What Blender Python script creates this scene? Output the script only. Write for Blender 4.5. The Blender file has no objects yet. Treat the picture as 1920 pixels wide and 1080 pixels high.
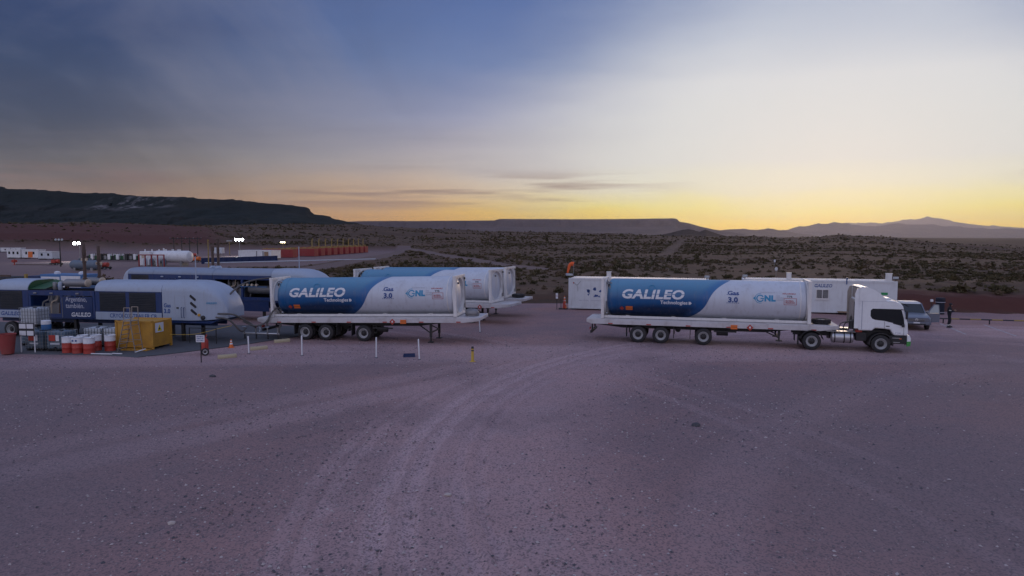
import bpy, bmesh, math, random
import numpy as np
from mathutils import Vector, Matrix, noise as mnoise
R = math.radians
random.seed(7); rng = np.random.default_rng(7)
sc = bpy.context.scene
C = sc.collection

# ------------------------------------------------------------------ camera
cam_d = bpy.data.cameras.new('camera'); cam = bpy.data.objects.new('camera', cam_d); C.objects.link(cam)
cam.location = (0, 0, 6.5); cam.rotation_euler = (R(90 - 4.24), 0, 0)
cam_d.lens = 24; cam_d.sensor_width = 36; cam_d.clip_start = 0.1; cam_d.clip_end = 120000
sc.camera = cam

# ------------------------------------------------------------------ sky
SUN_AZ = R(25)                                   # right of the view axis, just under the ridge line
world = bpy.data.worlds.new('World'); sc.world = world; world.use_nodes = True
wn, wl = world.node_tree.nodes, world.node_tree.links
wn.clear()
def W(t, **k):
    n = wn.new(t)
    for a, v in k.items(): setattr(n, a, v)
    return n
def wmath(op, a, b=None, c=None, clamp=False):
    n = W('ShaderNodeMath', operation=op, use_clamp=clamp)
    for i, v in enumerate((a, b, c)):
        if v is None: continue
        if isinstance(v, (int, float)): n.inputs[i].default_value = v
        else: wl.new(v, n.inputs[i])
    return n.outputs[0]
def s2l(c):
    return tuple(((v / 255 + .055) / 1.055) ** 2.4 if v > 10 else v / 255 / 12.92 for v in c) + (1,)
def wramp(fac, stops):
    n = W('ShaderNodeValToRGB'); cr = n.color_ramp; cr.interpolation = 'B_SPLINE' if False else 'EASE'
    cr.interpolation = 'LINEAR'
    while len(cr.elements) > 1: cr.elements.remove(cr.elements[-1])
    cr.elements[0].position = stops[0][0]; cr.elements[0].color = s2l(stops[0][1])
    for p, c in stops[1:]:
        e = cr.elements.new(p); e.color = s2l(c)
    wl.new(fac, n.inputs[0]); return n.outputs[0]
def wmix(f, a, b, mode='MIX'):
    n = W('ShaderNodeMix', data_type='RGBA', blend_type=mode)
    if isinstance(f, (int, float)): n.inputs[0].default_value = f
    else: wl.new(f, n.inputs[0])
    for i, v in ((6, a), (7, b)):
        if isinstance(v, tuple): n.inputs[i].default_value = v
        else: wl.new(v, n.inputs[i])
    return n.outputs[2]
tc = W('ShaderNodeTexCoord'); sep = W('ShaderNodeSeparateXYZ'); wl.new(tc.outputs['Generated'], sep.inputs[0])
dx, dy, dz = sep.outputs
elev = wmath('MULTIPLY', wmath('ARCSINE', dz), 180 / math.pi)           # degrees
az = wmath('ARCTAN2', dx, dy)
dl = wmath('SUBTRACT', az, SUN_AZ)
dl = wmath('ABSOLUTE', wmath('MULTIPLY', wmath('ARCTAN2', wmath('SINE', dl), wmath('COSINE', dl)), 180 / math.pi))
# slow warp so that the gradients are not ruled
mp = W('ShaderNodeMapping'); mp.inputs['Scale'].default_value = (1.6, 1.6, 7.0); wl.new(tc.outputs['Generated'], mp.inputs[0])
nz = W('ShaderNodeTexNoise'); nz.inputs['Scale'].default_value = 2.1; nz.inputs['Detail'].default_value = 5; wl.new(mp.outputs[0], nz.inputs['Vector'])
warp = wmath('SUBTRACT', nz.outputs[0], .5)
e2 = wmath('ADD', elev, wmath('MULTIPLY', warp, 3.2))
ef = wmath('DIVIDE', wmath('MAXIMUM', e2, 0.0), 90.0, clamp=True)
Z = (150, 166, 211)
def D(v): return v / 90
r_sun = wramp(ef, [(0, (268, 206, 8)), (D(1.2), (260, 224, 30)), (D(2.4), (244, 234, 136)), (D(4.0), (226, 226, 206)), (D(6), (217, 219, 216)), (D(12), (215, 217, 220)), (D(15.0), (192, 199, 212)), (D(19), (170, 181, 203)), (D(28), (152, 166, 200)), (D(50), Z), (1, Z)])
r_mid = wramp(ef, [(0, (262, 186, 28)), (D(1.5), (246, 186, 72)), (D(3.2), (218, 182, 142)), (D(6), (192, 182, 180)), (D(10), (152, 156, 182)), (D(14), (106, 126, 170)), (D(18.5), (80, 106, 160)), (D(32), (112, 130, 180)), (D(55), Z), (1, Z)])
r_far = wramp(ef, [(0, (240, 150, 66)), (D(1.6), (206, 146, 92)), (D(3.2), (150, 124, 106)), (D(5.0), (102, 100, 102)), (D(7.5), (76, 82, 98)), (D(11.5), (58, 73, 104)), (D(16), (46, 65, 106)), (D(32), (98, 114, 158)), (D(55), Z), (1, Z)])
r_back = wramp(ef, [(0, (232, 226, 240)), (D(8), (232, 228, 245)), (D(20), (214, 216, 244)), (D(50), Z), (1, Z)])
dw = wmath('ADD', dl, wmath('MULTIPLY', warp, 8.0))
def sstep(v, a, b):
    n = W('ShaderNodeMapRange', interpolation_type='SMOOTHSTEP'); n.inputs[1].default_value = a; n.inputs[2].default_value = b
    wl.new(v, n.inputs[0]); return n.outputs[0]
dws = wmath('ADD', dw, wmath('MULTIPLY', wmath('MINIMUM', wmath('MAXIMUM', wmath('SUBTRACT', elev, 5.0), 0.0), 20.0), .75))
sky = wmix(sstep(dws, 12, 36), r_sun, r_mid)
sky = wmix(sstep(dw, 26, 60), sky, r_far)
sky = wmix(sstep(dw, 70, 130), sky, r_back)
# high thin cloud: long streaks on a flat layer, warm-grey against the glow
zc = wmath('ADD', wmath('MAXIMUM', dz, 0.0), .045)
cx = wmath('DIVIDE', dx, zc); cy = wmath('DIVIDE', dy, zc)
cb = W('ShaderNodeCombineXYZ'); wl.new(cx, cb.inputs[0]); wl.new(cy, cb.inputs[1])
m2 = W('ShaderNodeMapping'); m2.inputs['Rotation'].default_value = (0, 0, R(62)); m2.inputs['Scale'].default_value = (.16, .85, 1); m2.inputs['Location'].default_value = (3.1, 1.7, 0)
wl.new(cb.outputs[0], m2.inputs[0])
n2 = W('ShaderNodeTexNoise'); n2.inputs['Scale'].default_value = .8; n2.inputs['Detail'].default_value = 7; n2.inputs['Roughness'].default_value = .56; n2.inputs['Distortion'].default_value = .5
wl.new(m2.outputs[0], n2.inputs['Vector'])
cl = sstep(n2.outputs[0], .44, .74)
awaysun = sstep(dl, 12, 42)
sky = wmix(wmath('MULTIPLY', wmath('MULTIPLY', cl, awaysun), .22), sky, s2l((148, 140, 148)))
m3 = W('ShaderNodeMapping'); m3.inputs['Rotation'].default_value = (0, 0, R(55)); m3.inputs['Scale'].default_value = (.3, 1.0, 1); m3.inputs['Location'].default_value = (7.3, 4.2, 0)
wl.new(cb.outputs[0], m3.inputs[0])
n3 = W('ShaderNodeTexNoise'); n3.inputs['Scale'].default_value = .55; n3.inputs['Detail'].default_value = 6; n3.inputs['Roughness'].default_value = .5
wl.new(m3.outputs[0], n3.inputs['Vector'])
cd = wmath('MULTIPLY', sstep(n3.outputs[0], .5, .72), wmath('MULTIPLY', awaysun, wmath('SUBTRACT', 1.0, sstep(elev, 24, 50))))
sky = wmix(wmath('MULTIPLY', cd, .24), sky, s2l((70, 74, 92)))
# slanting cirrus bands away from the glow
azd = wmath('MULTIPLY', az, 180 / math.pi)
al = wmath('SUBTRACT', wmath('MULTIPLY', azd, .74), wmath('MULTIPLY', elev, .67)); ac = wmath('ADD', wmath('MULTIPLY', azd, .67), wmath('MULTIPLY', elev, .74))
cb5 = W('ShaderNodeCombineXYZ'); wl.new(wmath('MULTIPLY', al, .035), cb5.inputs[0]); wl.new(wmath('MULTIPLY', ac, .075), cb5.inputs[1]); cb5.inputs[2].default_value = 4.4
n5 = W('ShaderNodeTexNoise'); n5.inputs['Scale'].default_value = 1.0; n5.inputs['Detail'].default_value = 7; n5.inputs['Roughness'].default_value = .6; n5.inputs['Distortion'].default_value = 1.6
wl.new(cb5.outputs[0], n5.inputs['Vector'])
cirm = wmath('MULTIPLY', sstep(dl, 22, 44), wmath('MULTIPLY', wmath('SUBTRACT', 1.0, sstep(dl, 80, 120)), wmath('SUBTRACT', 1.0, sstep(elev, 20, 45))))
sky = wmix(wmath('MULTIPLY', wmath('MULTIPLY', sstep(n5.outputs[0], .42, .74), cirm), .24), sky, s2l((140, 140, 156)))
sky = wmix(wmath('MULTIPLY', wmath('MULTIPLY', wmath('SUBTRACT', 1.0, sstep(n5.outputs[0], .26, .54)), cirm), .22), sky, s2l((62, 68, 88)))
# low dark streaks over the horizon
m4 = W('ShaderNodeMapping'); m4.inputs['Scale'].default_value = (2.6, 2.6, 46); m4.inputs['Location'].default_value = (.95, .6, 2.3); wl.new(tc.outputs['Generated'], m4.inputs[0])
n4 = W('ShaderNodeTexNoise'); n4.inputs['Scale'].default_value = 1.5; n4.inputs['Detail'].default_value = 5; wl.new(m4.outputs[0], n4.inputs['Vector'])
band = wmath('MULTIPLY', sstep(elev, 2.0, 3.2), wmath('SUBTRACT', 1.0, sstep(elev, 4.2, 6.0)))
lowc = wmath('MULTIPLY', wmath('MULTIPLY', sstep(n4.outputs[0], .46, .64), band), sstep(dl, 8, 22))
sky = wmix(wmath('MULTIPLY', lowc, .72), sky, s2l((138, 116, 112)))
nish = W('ShaderNodeTexSky', sky_type='NISHITA'); nish.sun_disc = False; nish.sun_elevation = R(3); nish.sun_rotation = SUN_AZ
nish.air_density = 1.0; nish.dust_density = 1.5; nish.ozone_density = 2.0
nm = W('ShaderNodeVectorMath', operation='SCALE'); nm.inputs['Scale'].default_value = .006; wl.new(nish.outputs[0], nm.inputs[0])
total = wmix(1.0, sky, nm.outputs[0], 'ADD')
bg = W('ShaderNodeBackground'); bg.inputs['Strength'].default_value = 1.0; wl.new(total, bg.inputs[0])
wo = W('ShaderNodeOutputWorld'); wl.new(bg.outputs[0], wo.inputs[0])

# ------------------------------------------------------------------ sun (set behind the ridge, only a soft afterglow)
sl = bpy.data.lights.new('sun', 'SUN'); sl.energy = .5; sl.angle = R(14); sl.color = (1, .72, .5)
so = bpy.data.objects.new('sun', sl); C.objects.link(so)
SE = R(5)
so.rotation_euler = Vector((math.sin(SUN_AZ) * math.cos(SE), math.cos(SUN_AZ) * math.cos(SE), math.sin(SE))).to_track_quat('Z', 'Y').to_euler()
so.location = (40, 80, 60)
sc.view_settings.view_transform = 'Standard'; sc.view_settings.look = 'None'
sc.view_settings.exposure = 0; sc.view_settings.gamma = 1
sc.cycles.max_bounces = 6; sc.cycles.volume_bounces = 0; sc.cycles.caustics_reflective = False; sc.cycles.caustics_refractive = False
sc.cycles.use_denoising = True

# ------------------------------------------------------------------ materials
class NT:
    def __init__(s, name):
        s.m = bpy.data.materials.new(name); s.m.use_nodes = True; s.n = s.m.node_tree.nodes; s.l = s.m.node_tree.links
        s.p = s.n['Principled BSDF']; s.out = s.n['Material Output']
        s.tc = s.n.new('ShaderNodeTexCoord')
    def set(s, sock, v):
        if isinstance(v, (int, float)): sock.default_value = v
        elif isinstance(v, tuple): sock.default_value = v if len(v) == len(sock.default_value) else v + (1,)
        else: s.l.new(v, sock)
    def math(s, op, a, b=None, c=None, clamp=False):
        n = s.n.new('ShaderNodeMath'); n.operation = op; n.use_clamp = clamp
        for i, v in enumerate((a, b, c)):
            if v is not None: s.set(n.inputs[i], v)
        return n.outputs[0]
    def noise(s, scale, detail=4, rough=.55, vec=None, dist=0, stretch=None):
        n = s.n.new('ShaderNodeTexNoise'); n.inputs['Scale'].default_value = scale; n.inputs['Detail'].default_value = detail
        n.inputs['Roughness'].default_value = rough; n.inputs['Distortion'].default_value = dist
        v = vec or s.tc.outputs['Object']
        if stretch:
            m = s.n.new('ShaderNodeMapping'); m.inputs['Scale'].default_value = stretch; s.l.new(v, m.inputs[0]); v = m.outputs[0]
        s.l.new(v, n.inputs['Vector']); return n.outputs[0]
    def voro(s, scale, feature='F1', vec=None):
        n = s.n.new('ShaderNodeTexVoronoi'); n.feature = feature; n.inputs['Scale'].default_value = scale
        s.l.new(vec or s.tc.outputs['Object'], n.inputs['Vector']); return n
    def step(s, v, a, b):
        n = s.n.new('ShaderNodeMapRange'); n.interpolation_type = 'SMOOTHSTEP'; n.inputs[1].default_value = a; n.inputs[2].default_value = b
        s.set(n.inputs[0], v); return n.outputs[0]
    def mix(s, f, a, b, mode='MIX'):
        n = s.n.new('ShaderNodeMix'); n.data_type = 'RGBA'; n.blend_type = mode
        s.set(n.inputs[0], f); s.set(n.inputs[6], a); s.set(n.inputs[7], b); return n.outputs[2]
    def bump(s, h, strength=.3, dist=.02):
        n = s.n.new('ShaderNodeBump'); n.inputs['Strength'].default_value = strength; n.inputs['Distance'].default_value = dist
        s.l.new(h, n.inputs['Height']); s.l.new(n.outputs[0], s.p.inputs['Normal'])
    def attr(s, name):
        n = s.n.new('ShaderNodeAttribute'); n.attribute_name = name; return n
    def base(s, v): s.set(s.p.inputs['Base Color'], v)
    def xyz(s, v=None):
        n = s.n.new('ShaderNodeSeparateXYZ'); s.l.new(v or s.tc.outputs['Object'], n.inputs[0]); return n.outputs
M = {}
def paint(name, col, rough=.45, metal=0.0, dirt=.25, dcol=(.22, .16, .13), scale=1.3, bump=0.0, streak=0.0):
    t = NT(name); n1 = t.noise(scale, 6, .65); n2 = t.noise(scale * 7, 4, .6)
    c = t.mix(t.math('MULTIPLY', t.step(n1, .42, .78), dirt), col, dcol)
    c = t.mix(t.math('MULTIPLY', n2, .18), c, tuple(v * .55 for v in col))
    if streak: c = t.mix(t.math('MULTIPLY', t.step(t.noise(2.2, 5, .7, stretch=(2.6, 2.6, .22)), .5, .74), streak), c, dcol)
    t.base(c); t.set(t.p.inputs['Roughness'], t.math('ADD', t.math('MULTIPLY', n2, .25), rough - .1)); t.p.inputs['Metallic'].default_value = metal
    if bump: t.bump(n2, bump, .01)
    M[name] = t.m; return t.m
paint('white_paint', (.74, .74, .75), .4, dirt=.22, streak=.22)
paint('deck_white', (.57, .55, .56), .55, dirt=.4, streak=.22)
paint('frame_white', (.76, .74, .72), .45, dirt=.18, streak=.22)
paint('cab_white', (.82, .83, .84), .3, dirt=.14, streak=.10)
paint('office_white', (.68, .70, .72), .5, dirt=.2, streak=.22)
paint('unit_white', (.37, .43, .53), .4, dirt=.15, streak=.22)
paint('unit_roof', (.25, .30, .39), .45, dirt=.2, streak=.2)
paint('unit_blue', (.008, .036, .14), .4, dirt=.12, streak=.22)
paint('deep_blue', (.008, .03, .11), .4, dirt=.1)
paint('print_blue', (.02, .07, .25), .5, dirt=.05)
paint('print_cyan', (.03, .27, .48), .5, dirt=.05)
paint('print_white', (.72, .72, .74), .5, dirt=.06)
paint('print_red', (.42, .09, .09), .5, dirt=.05)
paint('print_grey', (.42, .43, .50), .5, dirt=.05)
paint('print_black', (.02, .02, .025), .5, dirt=.05)
paint('black_steel', (.018, .018, .02), .55, dirt=.35, dcol=(.07, .05, .045))
paint('dark_louvre', (.014, .018, .026), .5, dirt=.1)
paint('interior_dark', (.02, .022, .026), .7, dirt=.3, dcol=(.06, .04, .03))
paint('rubber', (.022, .022, .024), .75, dirt=.5, dcol=(.09, .07, .065), scale=2.5)
paint('rim_grey', (.40, .40, .41), .5, metal=.2, dirt=.35, dcol=(.09, .07, .06), scale=3)
paint('aluminium', (.55, .55, .57), .35, metal=.8, dirt=.2)
paint('steel_grey', (.26, .26, .27), .5, metal=.5, dirt=.3)
paint('rust_pipe', (.11, .07, .055), .7, dirt=.6, dcol=(.05, .035, .03), scale=2)
paint('beige_cap', (.55, .45, .34), .6, dirt=.2)
paint('red_paint', (.42, .045, .03), .5, dirt=.25)
paint('container_red', (.27, .022, .025), .5, dirt=.25, scale=.5)
paint('container_red_light', (.36, .062, .05), .5, dirt=.3, scale=.5)
paint('bin_red', (.30, .05, .045), .7, dirt=.35)
paint('orange', (.75, .17, .03), .6, dirt=.1)
paint('sock_orange', (.80, .13, .03), .8, dirt=.1)
paint('box_yellow', (.52, .27, .035), .6, dirt=.55, dcol=(.25, .12, .04), scale=1.6)
paint('yellow', (.60, .40, .06), .6, dirt=.3)
paint('pipe_yellow', (.33, .23, .06), .6, dirt=.3)
paint('sign_yellow', (.75, .60, .05), .6, dirt=.05)
paint('tote_plastic', (.55, .58, .62), .5, dirt=.25)
paint('tote_blue', (.10, .16, .22), .4, dirt=.3)
paint('cage', (.30, .32, .34), .5, metal=.5, dirt=.3)
paint('wood', (.30, .20, .12), .8, dirt=.3, scale=4)
paint('ladder_metal', (.36, .31, .26), .5, metal=.4, dirt=.4)
paint('concrete_stop', (.50, .42, .27), .85, dirt=.35, scale=3, bump=.3)
paint('pad_concrete', (.085, .087, .095), .85, dirt=.7, dcol=(.09, .07, .065), scale=.5, bump=.2)
paint('hose', (.11, .105, .10), .7, dirt=.3)
paint('tank_blue', (.05, .17, .38), .5, dirt=.3)
paint('tank_greyblue', (.12, .16, .21), .55, dirt=.4)
paint('green_inner', (.02, .09, .035), .7, dirt=.3)
paint('green_sign', (.02, .30, .09), .5, dirt=.05)
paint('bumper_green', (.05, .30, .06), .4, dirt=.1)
paint('car_paint', (.17, .19, .24), .3, metal=.3, dirt=.3, dcol=(.16, .11, .09))
paint('car_roof', (.62, .60, .58), .4, dirt=.2)
paint('cloth_dark', (.012, .013, .02), .9, dirt=.3)
paint('cloth_navy', (.012, .016, .03), .9, dirt=.2)
paint('skin', (.32, .19, .13), .6, dirt=.1)
paint('reflective', (.55, .55, .5), .4, dirt=.1)
paint('line_paint', (.42, .38, .40), .8, dirt=.8, dcol=(.25, .19, .19), scale=2.2)
paint('beige_panel', (.42, .36, .31), .6, dirt=.3)
def glassmat(name, col, rough=.08):
    t = NT(name); t.base(col); t.p.inputs['Roughness'].default_value = rough; t.p.inputs['Specular IOR Level'].default_value = .7
    n = t.noise(2.5, 3); t.set(t.p.inputs['Roughness'], t.math('ADD', t.math('MULTIPLY', n, .08), rough)); M[name] = t.m
glassmat('glass_dark', (.012, .016, .018)); glassmat('glass_green', (.03, .06, .045)); glassmat('lens', (.45, .5, .5), .15)
def emit(name, col, s):
    t = NT(name); t.base((.8, .8, .8)); t.p.inputs['Emission Color'].default_value = col + (1,); t.p.inputs['Emission Strength'].default_value = s; M[name] = t.m
emit('lamp_white', (.92, .97, 1.0), 60); emit('lamp_warm', (1, .85, .5), 18); emit('lamp_orange', (1, .55, .2), 8)
# printed livery on the tanks: blue rear with a sweeping edge, pale front; sky reflection painted along the top
t = NT('tank_livery'); x, y, z = t.xyz()
zz = t.math('DIVIDE', z, 2.5)
uu = t.math('SUBTRACT', t.math('MULTIPLY', zz, 2.0), 1.0)
edge = t.math('ADD', 6.45, t.math('ADD', t.math('MULTIPLY', uu, .60), t.math('MULTIPLY', t.math('MULTIPLY', uu, t.math('MULTIPLY', uu, uu)), .85)))
isb = t.step(t.math('SUBTRACT', edge, x), -.015, .015)
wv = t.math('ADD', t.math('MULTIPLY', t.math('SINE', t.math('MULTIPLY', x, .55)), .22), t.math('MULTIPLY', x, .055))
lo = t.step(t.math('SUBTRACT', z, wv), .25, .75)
sky_sheen = t.step(t.math('SUBTRACT', z, t.math('MULTIPLY', wv, .6)), 1.0, 2.15)  # upper blue greyed lighter, a sky reflection painted into the colour
bl = t.mix(lo, (.003, .022, .075), (.006, .085, .24)); bl = t.mix(sky_sheen, bl, (.10, .26, .40))
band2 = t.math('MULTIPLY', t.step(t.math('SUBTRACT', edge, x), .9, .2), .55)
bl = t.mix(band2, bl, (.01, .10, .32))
n1 = t.noise(1.1, 6, .65, stretch=(1, 1, .35)); n2 = t.noise(9, 4)
wh = t.mix(t.math('MULTIPLY', t.step(n1, .45, .8), .22), (.56, .59, .65), (.32, .27, .26))
st = t.noise(1.6, 5, .7, stretch=(3.4, 3.4, .2)); c = t.mix(isb, wh, bl); c = t.mix(t.math('MULTIPLY', t.step(st, .5, .72), .22), c, (.20, .165, .16)); c = t.mix(t.math('MULTIPLY', t.step(n1, .55, .85), .14), c, (.22, .17, .15)); t.base(c)
t.set(t.p.inputs['Roughness'], t.math('ADD', t.math('MULTIPLY', n2, .2), .3)); M['tank_livery'] = t.m

# ------------------------------------------------------------------ mesh helpers
class MB:
    def __init__(s): s.v = []; s.f = []
    def add(s, vs, fs):
        o = len(s.v); s.v += [tuple(p) for p in vs]; s.f += [tuple(i + o for i in f) for f in fs]; return s
    def box(s, x0, x1, y0, y1, z0, z1):
        return s.add([(x0,y0,z0),(x1,y0,z0),(x1,y1,z0),(x0,y1,z0),(x0,y0,z1),(x1,y0,z1),(x1,y1,z1),(x0,y1,z1)],
                     [(0,3,2,1),(4,5,6,7),(0,1,5,4),(1,2,6,5),(2,3,7,6),(3,0,4,7)])
    def cbox(s, c, d): return s.box(c[0]-d[0]/2, c[0]+d[0]/2, c[1]-d[1]/2, c[1]+d[1]/2, c[2]-d[2]/2, c[2]+d[2]/2)
    def bar(s, a, b, w, h=None):
        a, b = Vector(a), Vector(b); h = h or w; d = (b - a).normalized()
        up = Vector((0, 0, 1)) if abs(d.z) < .95 else Vector((1, 0, 0))
        sx = d.cross(up).normalized() * (w / 2); sy = sx.cross(d).normalized() * (h / 2)
        return s.add([a-sx-sy, a+sx-sy, a+sx+sy, a-sx+sy, b-sx-sy, b+sx-sy, b+sx+sy, b-sx+sy],
                     [(0,1,2,3),(7,6,5,4),(0,4,5,1),(1,5,6,2),(2,6,7,3),(3,7,4,0)])
    def tube(s, pts, r, n=8, cap=True):
        pts = [Vector(p) for p in pts]; rs = r if isinstance(r, (list, tuple)) else [r] * len(pts); rings = []
        ref = None
        for i, p in enumerate(pts):
            d = (pts[min(i + 1, len(pts) - 1)] - pts[max(i - 1, 0)]).normalized()
            if ref is None: ref = Vector((0, 0, 1)) if abs(d.z) < .9 else Vector((1, 0, 0))
            a = d.cross(ref).normalized(); b = a.cross(d).normalized(); ref = b
            rings.append([p + a * rs[i] * math.cos(2*math.pi*k/n) + b * rs[i] * math.sin(2*math.pi*k/n) for k in range(n)])
        vs = [q for g in rings for q in g]; fs = []
        for i in range(len(pts) - 1):
            for k in range(n): fs.append((i*n+k, i*n+(k+1) % n, (i+1)*n+(k+1) % n, (i+1)*n+k))
        if cap: fs.append(tuple(range(n-1, -1, -1))); fs.append(tuple((len(pts)-1)*n + k for k in range(n)))
        return s.add(vs, fs)
    def lathe(s, prof, axis='z', n=20, c=(0, 0, 0), caps=True):      # prof: (radius, position along axis)
        vs = []; fs = []
        for r, h in prof:
            for k in range(n):
                a = 2*math.pi*k/n; u, v = r*math.cos(a), r*math.sin(a)
                p = {'z': (u, v, h), 'x': (h, u, v), 'y': (v, h, u)}[axis]
                vs.append((p[0]+c[0], p[1]+c[1], p[2]+c[2]))
        for i in range(len(prof) - 1):
            for k in range(n): fs.append((i*n+k, i*n+(k+1) % n, (i+1)*n+(k+1) % n, (i+1)*n+k))
        if caps and prof[0][0] > 1e-4: fs.append(tuple(range(n-1, -1, -1)))
        if caps and prof[-1][0] > 1e-4: fs.append(tuple((len(prof)-1)*n + k for k in range(n)))
        return s.add(vs, fs)
    def prism(s, poly, y0, y1):                              # poly of (x,z) pushed through y
        n = len(poly); vs = [(p[0], y0, p[1]) for p in poly] + [(p[0], y1, p[1]) for p in poly]
        fs = [tuple(range(n)), tuple(range(2*n-1, n-1, -1))] + [(i, n+i, n+(i+1) % n, (i+1) % n) for i in range(n)]
        return s.add(vs, fs)
    def loft(s, rings, closed=True, caps=True):
        n = len(rings[0]); vs = [p for g in rings for p in g]; fs = []
        for i in range(len(rings) - 1):
            for k in range(n if closed else n - 1): fs.append((i*n+k, i*n+(k+1) % n, (i+1)*n+(k+1) % n, (i+1)*n+k))
        if caps: fs.append(tuple(range(n-1, -1, -1))); fs.append(tuple((len(rings)-1)*n + k for k in range(n)))
        return s.add(vs, fs)
    def build(s, name, mat, parent=None, smooth=False, bevel=0, loc=None, rot=None):
        me = bpy.data.meshes.new(name); me.from_pydata(s.v, [], s.f); me.update()
        bm = bmesh.new(); bm.from_mesh(me); bmesh.ops.recalc_face_normals(bm, faces=bm.faces); bm.to_mesh(me); bm.free()
        me.materials.append(M[mat] if isinstance(mat, str) else mat)
        if smooth:
            me.polygons.foreach_set('use_smooth', [True] * len(me.polygons)); me.set_sharp_from_angle(angle=R(38))
        o = bpy.data.objects.new(name, me); C.objects.link(o)
        if parent: o.parent = parent
        if loc: o.location = loc
        if rot: o.rotation_euler = rot
        if bevel:
            b = o.modifiers.new('edge', 'BEVEL'); b.width = bevel; b.segments = 2; b.limit_method = 'ANGLE'; b.angle_limit = R(40)
        return o
def tag(o, label, cat, group=None, kind=None):
    if label: o['label'] = label
    if cat: o['category'] = cat
    if group: o['group'] = group
    if kind: o['kind'] = kind
    return o
def empty(name, label, cat, loc, rz=0, group=None, pitch=0):
    o = bpy.data.objects.new(name, None); C.objects.link(o); o.location = loc; o.rotation_euler = (0, pitch, rz); o.empty_display_size = .3
    return tag(o, label, cat, group)
def copy_tree(o, parent=None):
    c = o.copy(); C.objects.link(c); c.parent = parent
    for ch in list(o.children): copy_tree(ch, c)
    return c
def structure(o): o['kind'] = 'structure'; return o
def spline(pts, n=6):
    P = [Vector(p) for p in pts]; P = [2*P[0]-P[1]] + P + [2*P[-1]-P[-2]]; out = []
    for i in range(1, len(P) - 2):
        for k in range(n):
            t = k / n; a, b, c, d = P[i-1], P[i], P[i+1], P[i+2]
            out.append(.5*((2*b) + (c-a)*t + (2*a-5*b+4*c-d)*t*t + (3*b-a-3*c+d)*t**3))
    out.append(P[-2]); return out

# flat lettering: glyph outlines as thin mesh, optionally with a slit, on a plane (x,z) or wrapped round a tank
def glyphs(body, size, bold=0.0, shear=0.0, slit=None, cut=0.0, width=None, align='LEFT', xs=1.0):
    cu = bpy.data.curves.new('txt', 'FONT'); cu.body = body; cu.size = size; cu.offset = bold; cu.shear = shear; cu.align_x = align
    cu.resolution_u = 3; cu.space_character = 1.0 + bold * 2
    ob = bpy.data.objects.new('txt', cu); me = bpy.data.meshes.new_from_object(ob); bpy.data.objects.remove(ob); bpy.data.curves.remove(cu)
    bm = bmesh.new(); bm.from_mesh(me); bpy.data.meshes.remove(me)
    bmesh.ops.remove_doubles(bm, verts=bm.verts, dist=1e-5)
    if slit:
        bm2 = bm.copy()
        bmesh.ops.bisect_plane(bm, geom=bm.verts[:]+bm.edges[:]+bm.faces[:], plane_co=(0, slit[0], 0), plane_no=(0, 1, 0), clear_outer=True)
        bmesh.ops.bisect_plane(bm2, geom=bm2.verts[:]+bm2.edges[:]+bm2.faces[:], plane_co=(0, slit[1], 0), plane_no=(0, 1, 0), clear_inner=True)
        tm = bpy.data.meshes.new('t'); bm2.to_mesh(tm); bm2.free(); bm.from_mesh(tm); bpy.data.meshes.remove(tm)
    if cut:
        ys = [v.co.y for v in bm.verts]; k = min(ys)
        while k < max(ys):
            bmesh.ops.bisect_plane(bm, geom=bm.verts[:]+bm.edges[:]+bm.faces[:], plane_co=(0, k, 0), plane_no=(0, 1, 0)); k += cut
    bm.verts.index_update()
    vs = [(v.co.x * xs, v.co.y) for v in bm.verts]; fs = [tuple(v.index for v in f.verts) for f in bm.faces]; bm.free()
    if width and vs:
        a, b = min(v[0] for v in vs), max(v[0] for v in vs); vs = [((v[0]-a) * width / (b-a), v[1]) for v in vs]
    return vs, fs
def rect2(x0, x1, y0, y1, cut=0):
    n = max(1, int(abs(y1-y0) / cut)) if cut else 1
    vs = []; fs = []
    for i in range(n + 1): vs += [(x0, y0+(y1-y0)*i/n), (x1, y0+(y1-y0)*i/n)]
    for i in range(n): fs.append((2*i, 2*i+1, 2*i+3, 2*i+2))
    return vs, fs
def flat(name, mat, parent, parts, y, lift=.004):           # on a wall facing -y: coords are (x,z)
    b = MB()
    for (vs, fs), ox, oz in parts: b.add([(v[0]+ox, y-lift, v[1]+oz) for v in vs], fs)
    return b.build(name, mat, parent)
def wrap(name, mat, parent, parts, Rr, zc, lift=.006):      # on the -y side of a horizontal tank
    b = MB()
    for (vs, fs), ox, oz in parts:
        out = []
        for v in vs:
            a = (v[1] + oz - zc) / Rr
            out.append((v[0]+ox, -(Rr+lift)*math.cos(a), zc+(Rr+lift)*math.sin(a)))
        b.add(out, fs)
    return b.build(name, mat, parent)

# wheel-track arcs on the yard: centre x, centre y, radius, half width, soft edge, weight
ARCS = [(27.0, 18.5, 28.4, 1.4, 4.6, .42), (27.27, 18.39, 30.55, .2, .22, .75), (27.27, 18.39, 29.85, .2, .22, .7), (24.95, 19.36, 26.45, .18, .2, .6), (24.95, 19.36, 25.85, .18, .2, .55),
        (431.4, -373.7, 593.1, .5, .9, .4), (431.4, -373.7, 595.4, .4, .8, .3), (14.0, -300.0, 337.2, 1.0, 1.4, .45),
        (27.27, 18.39, 31.9, .16, .12, .5), (27.27, 18.39, 32.5, .16, .12, .4), (20.0, 21.0, 23.2, .16, .12, .45), (20.0, 21.0, 22.6, .16, .12, .4), (-40.0, 8.0, 52.0, .16, .2, .25), (-40.0, 8.0, 50.1, .16, .2, .25), (-14.0, -260.0, 299.5, .9, 1.5, .5), (36.0, 2.0, 34.0, .5, .9, .2)]
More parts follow.
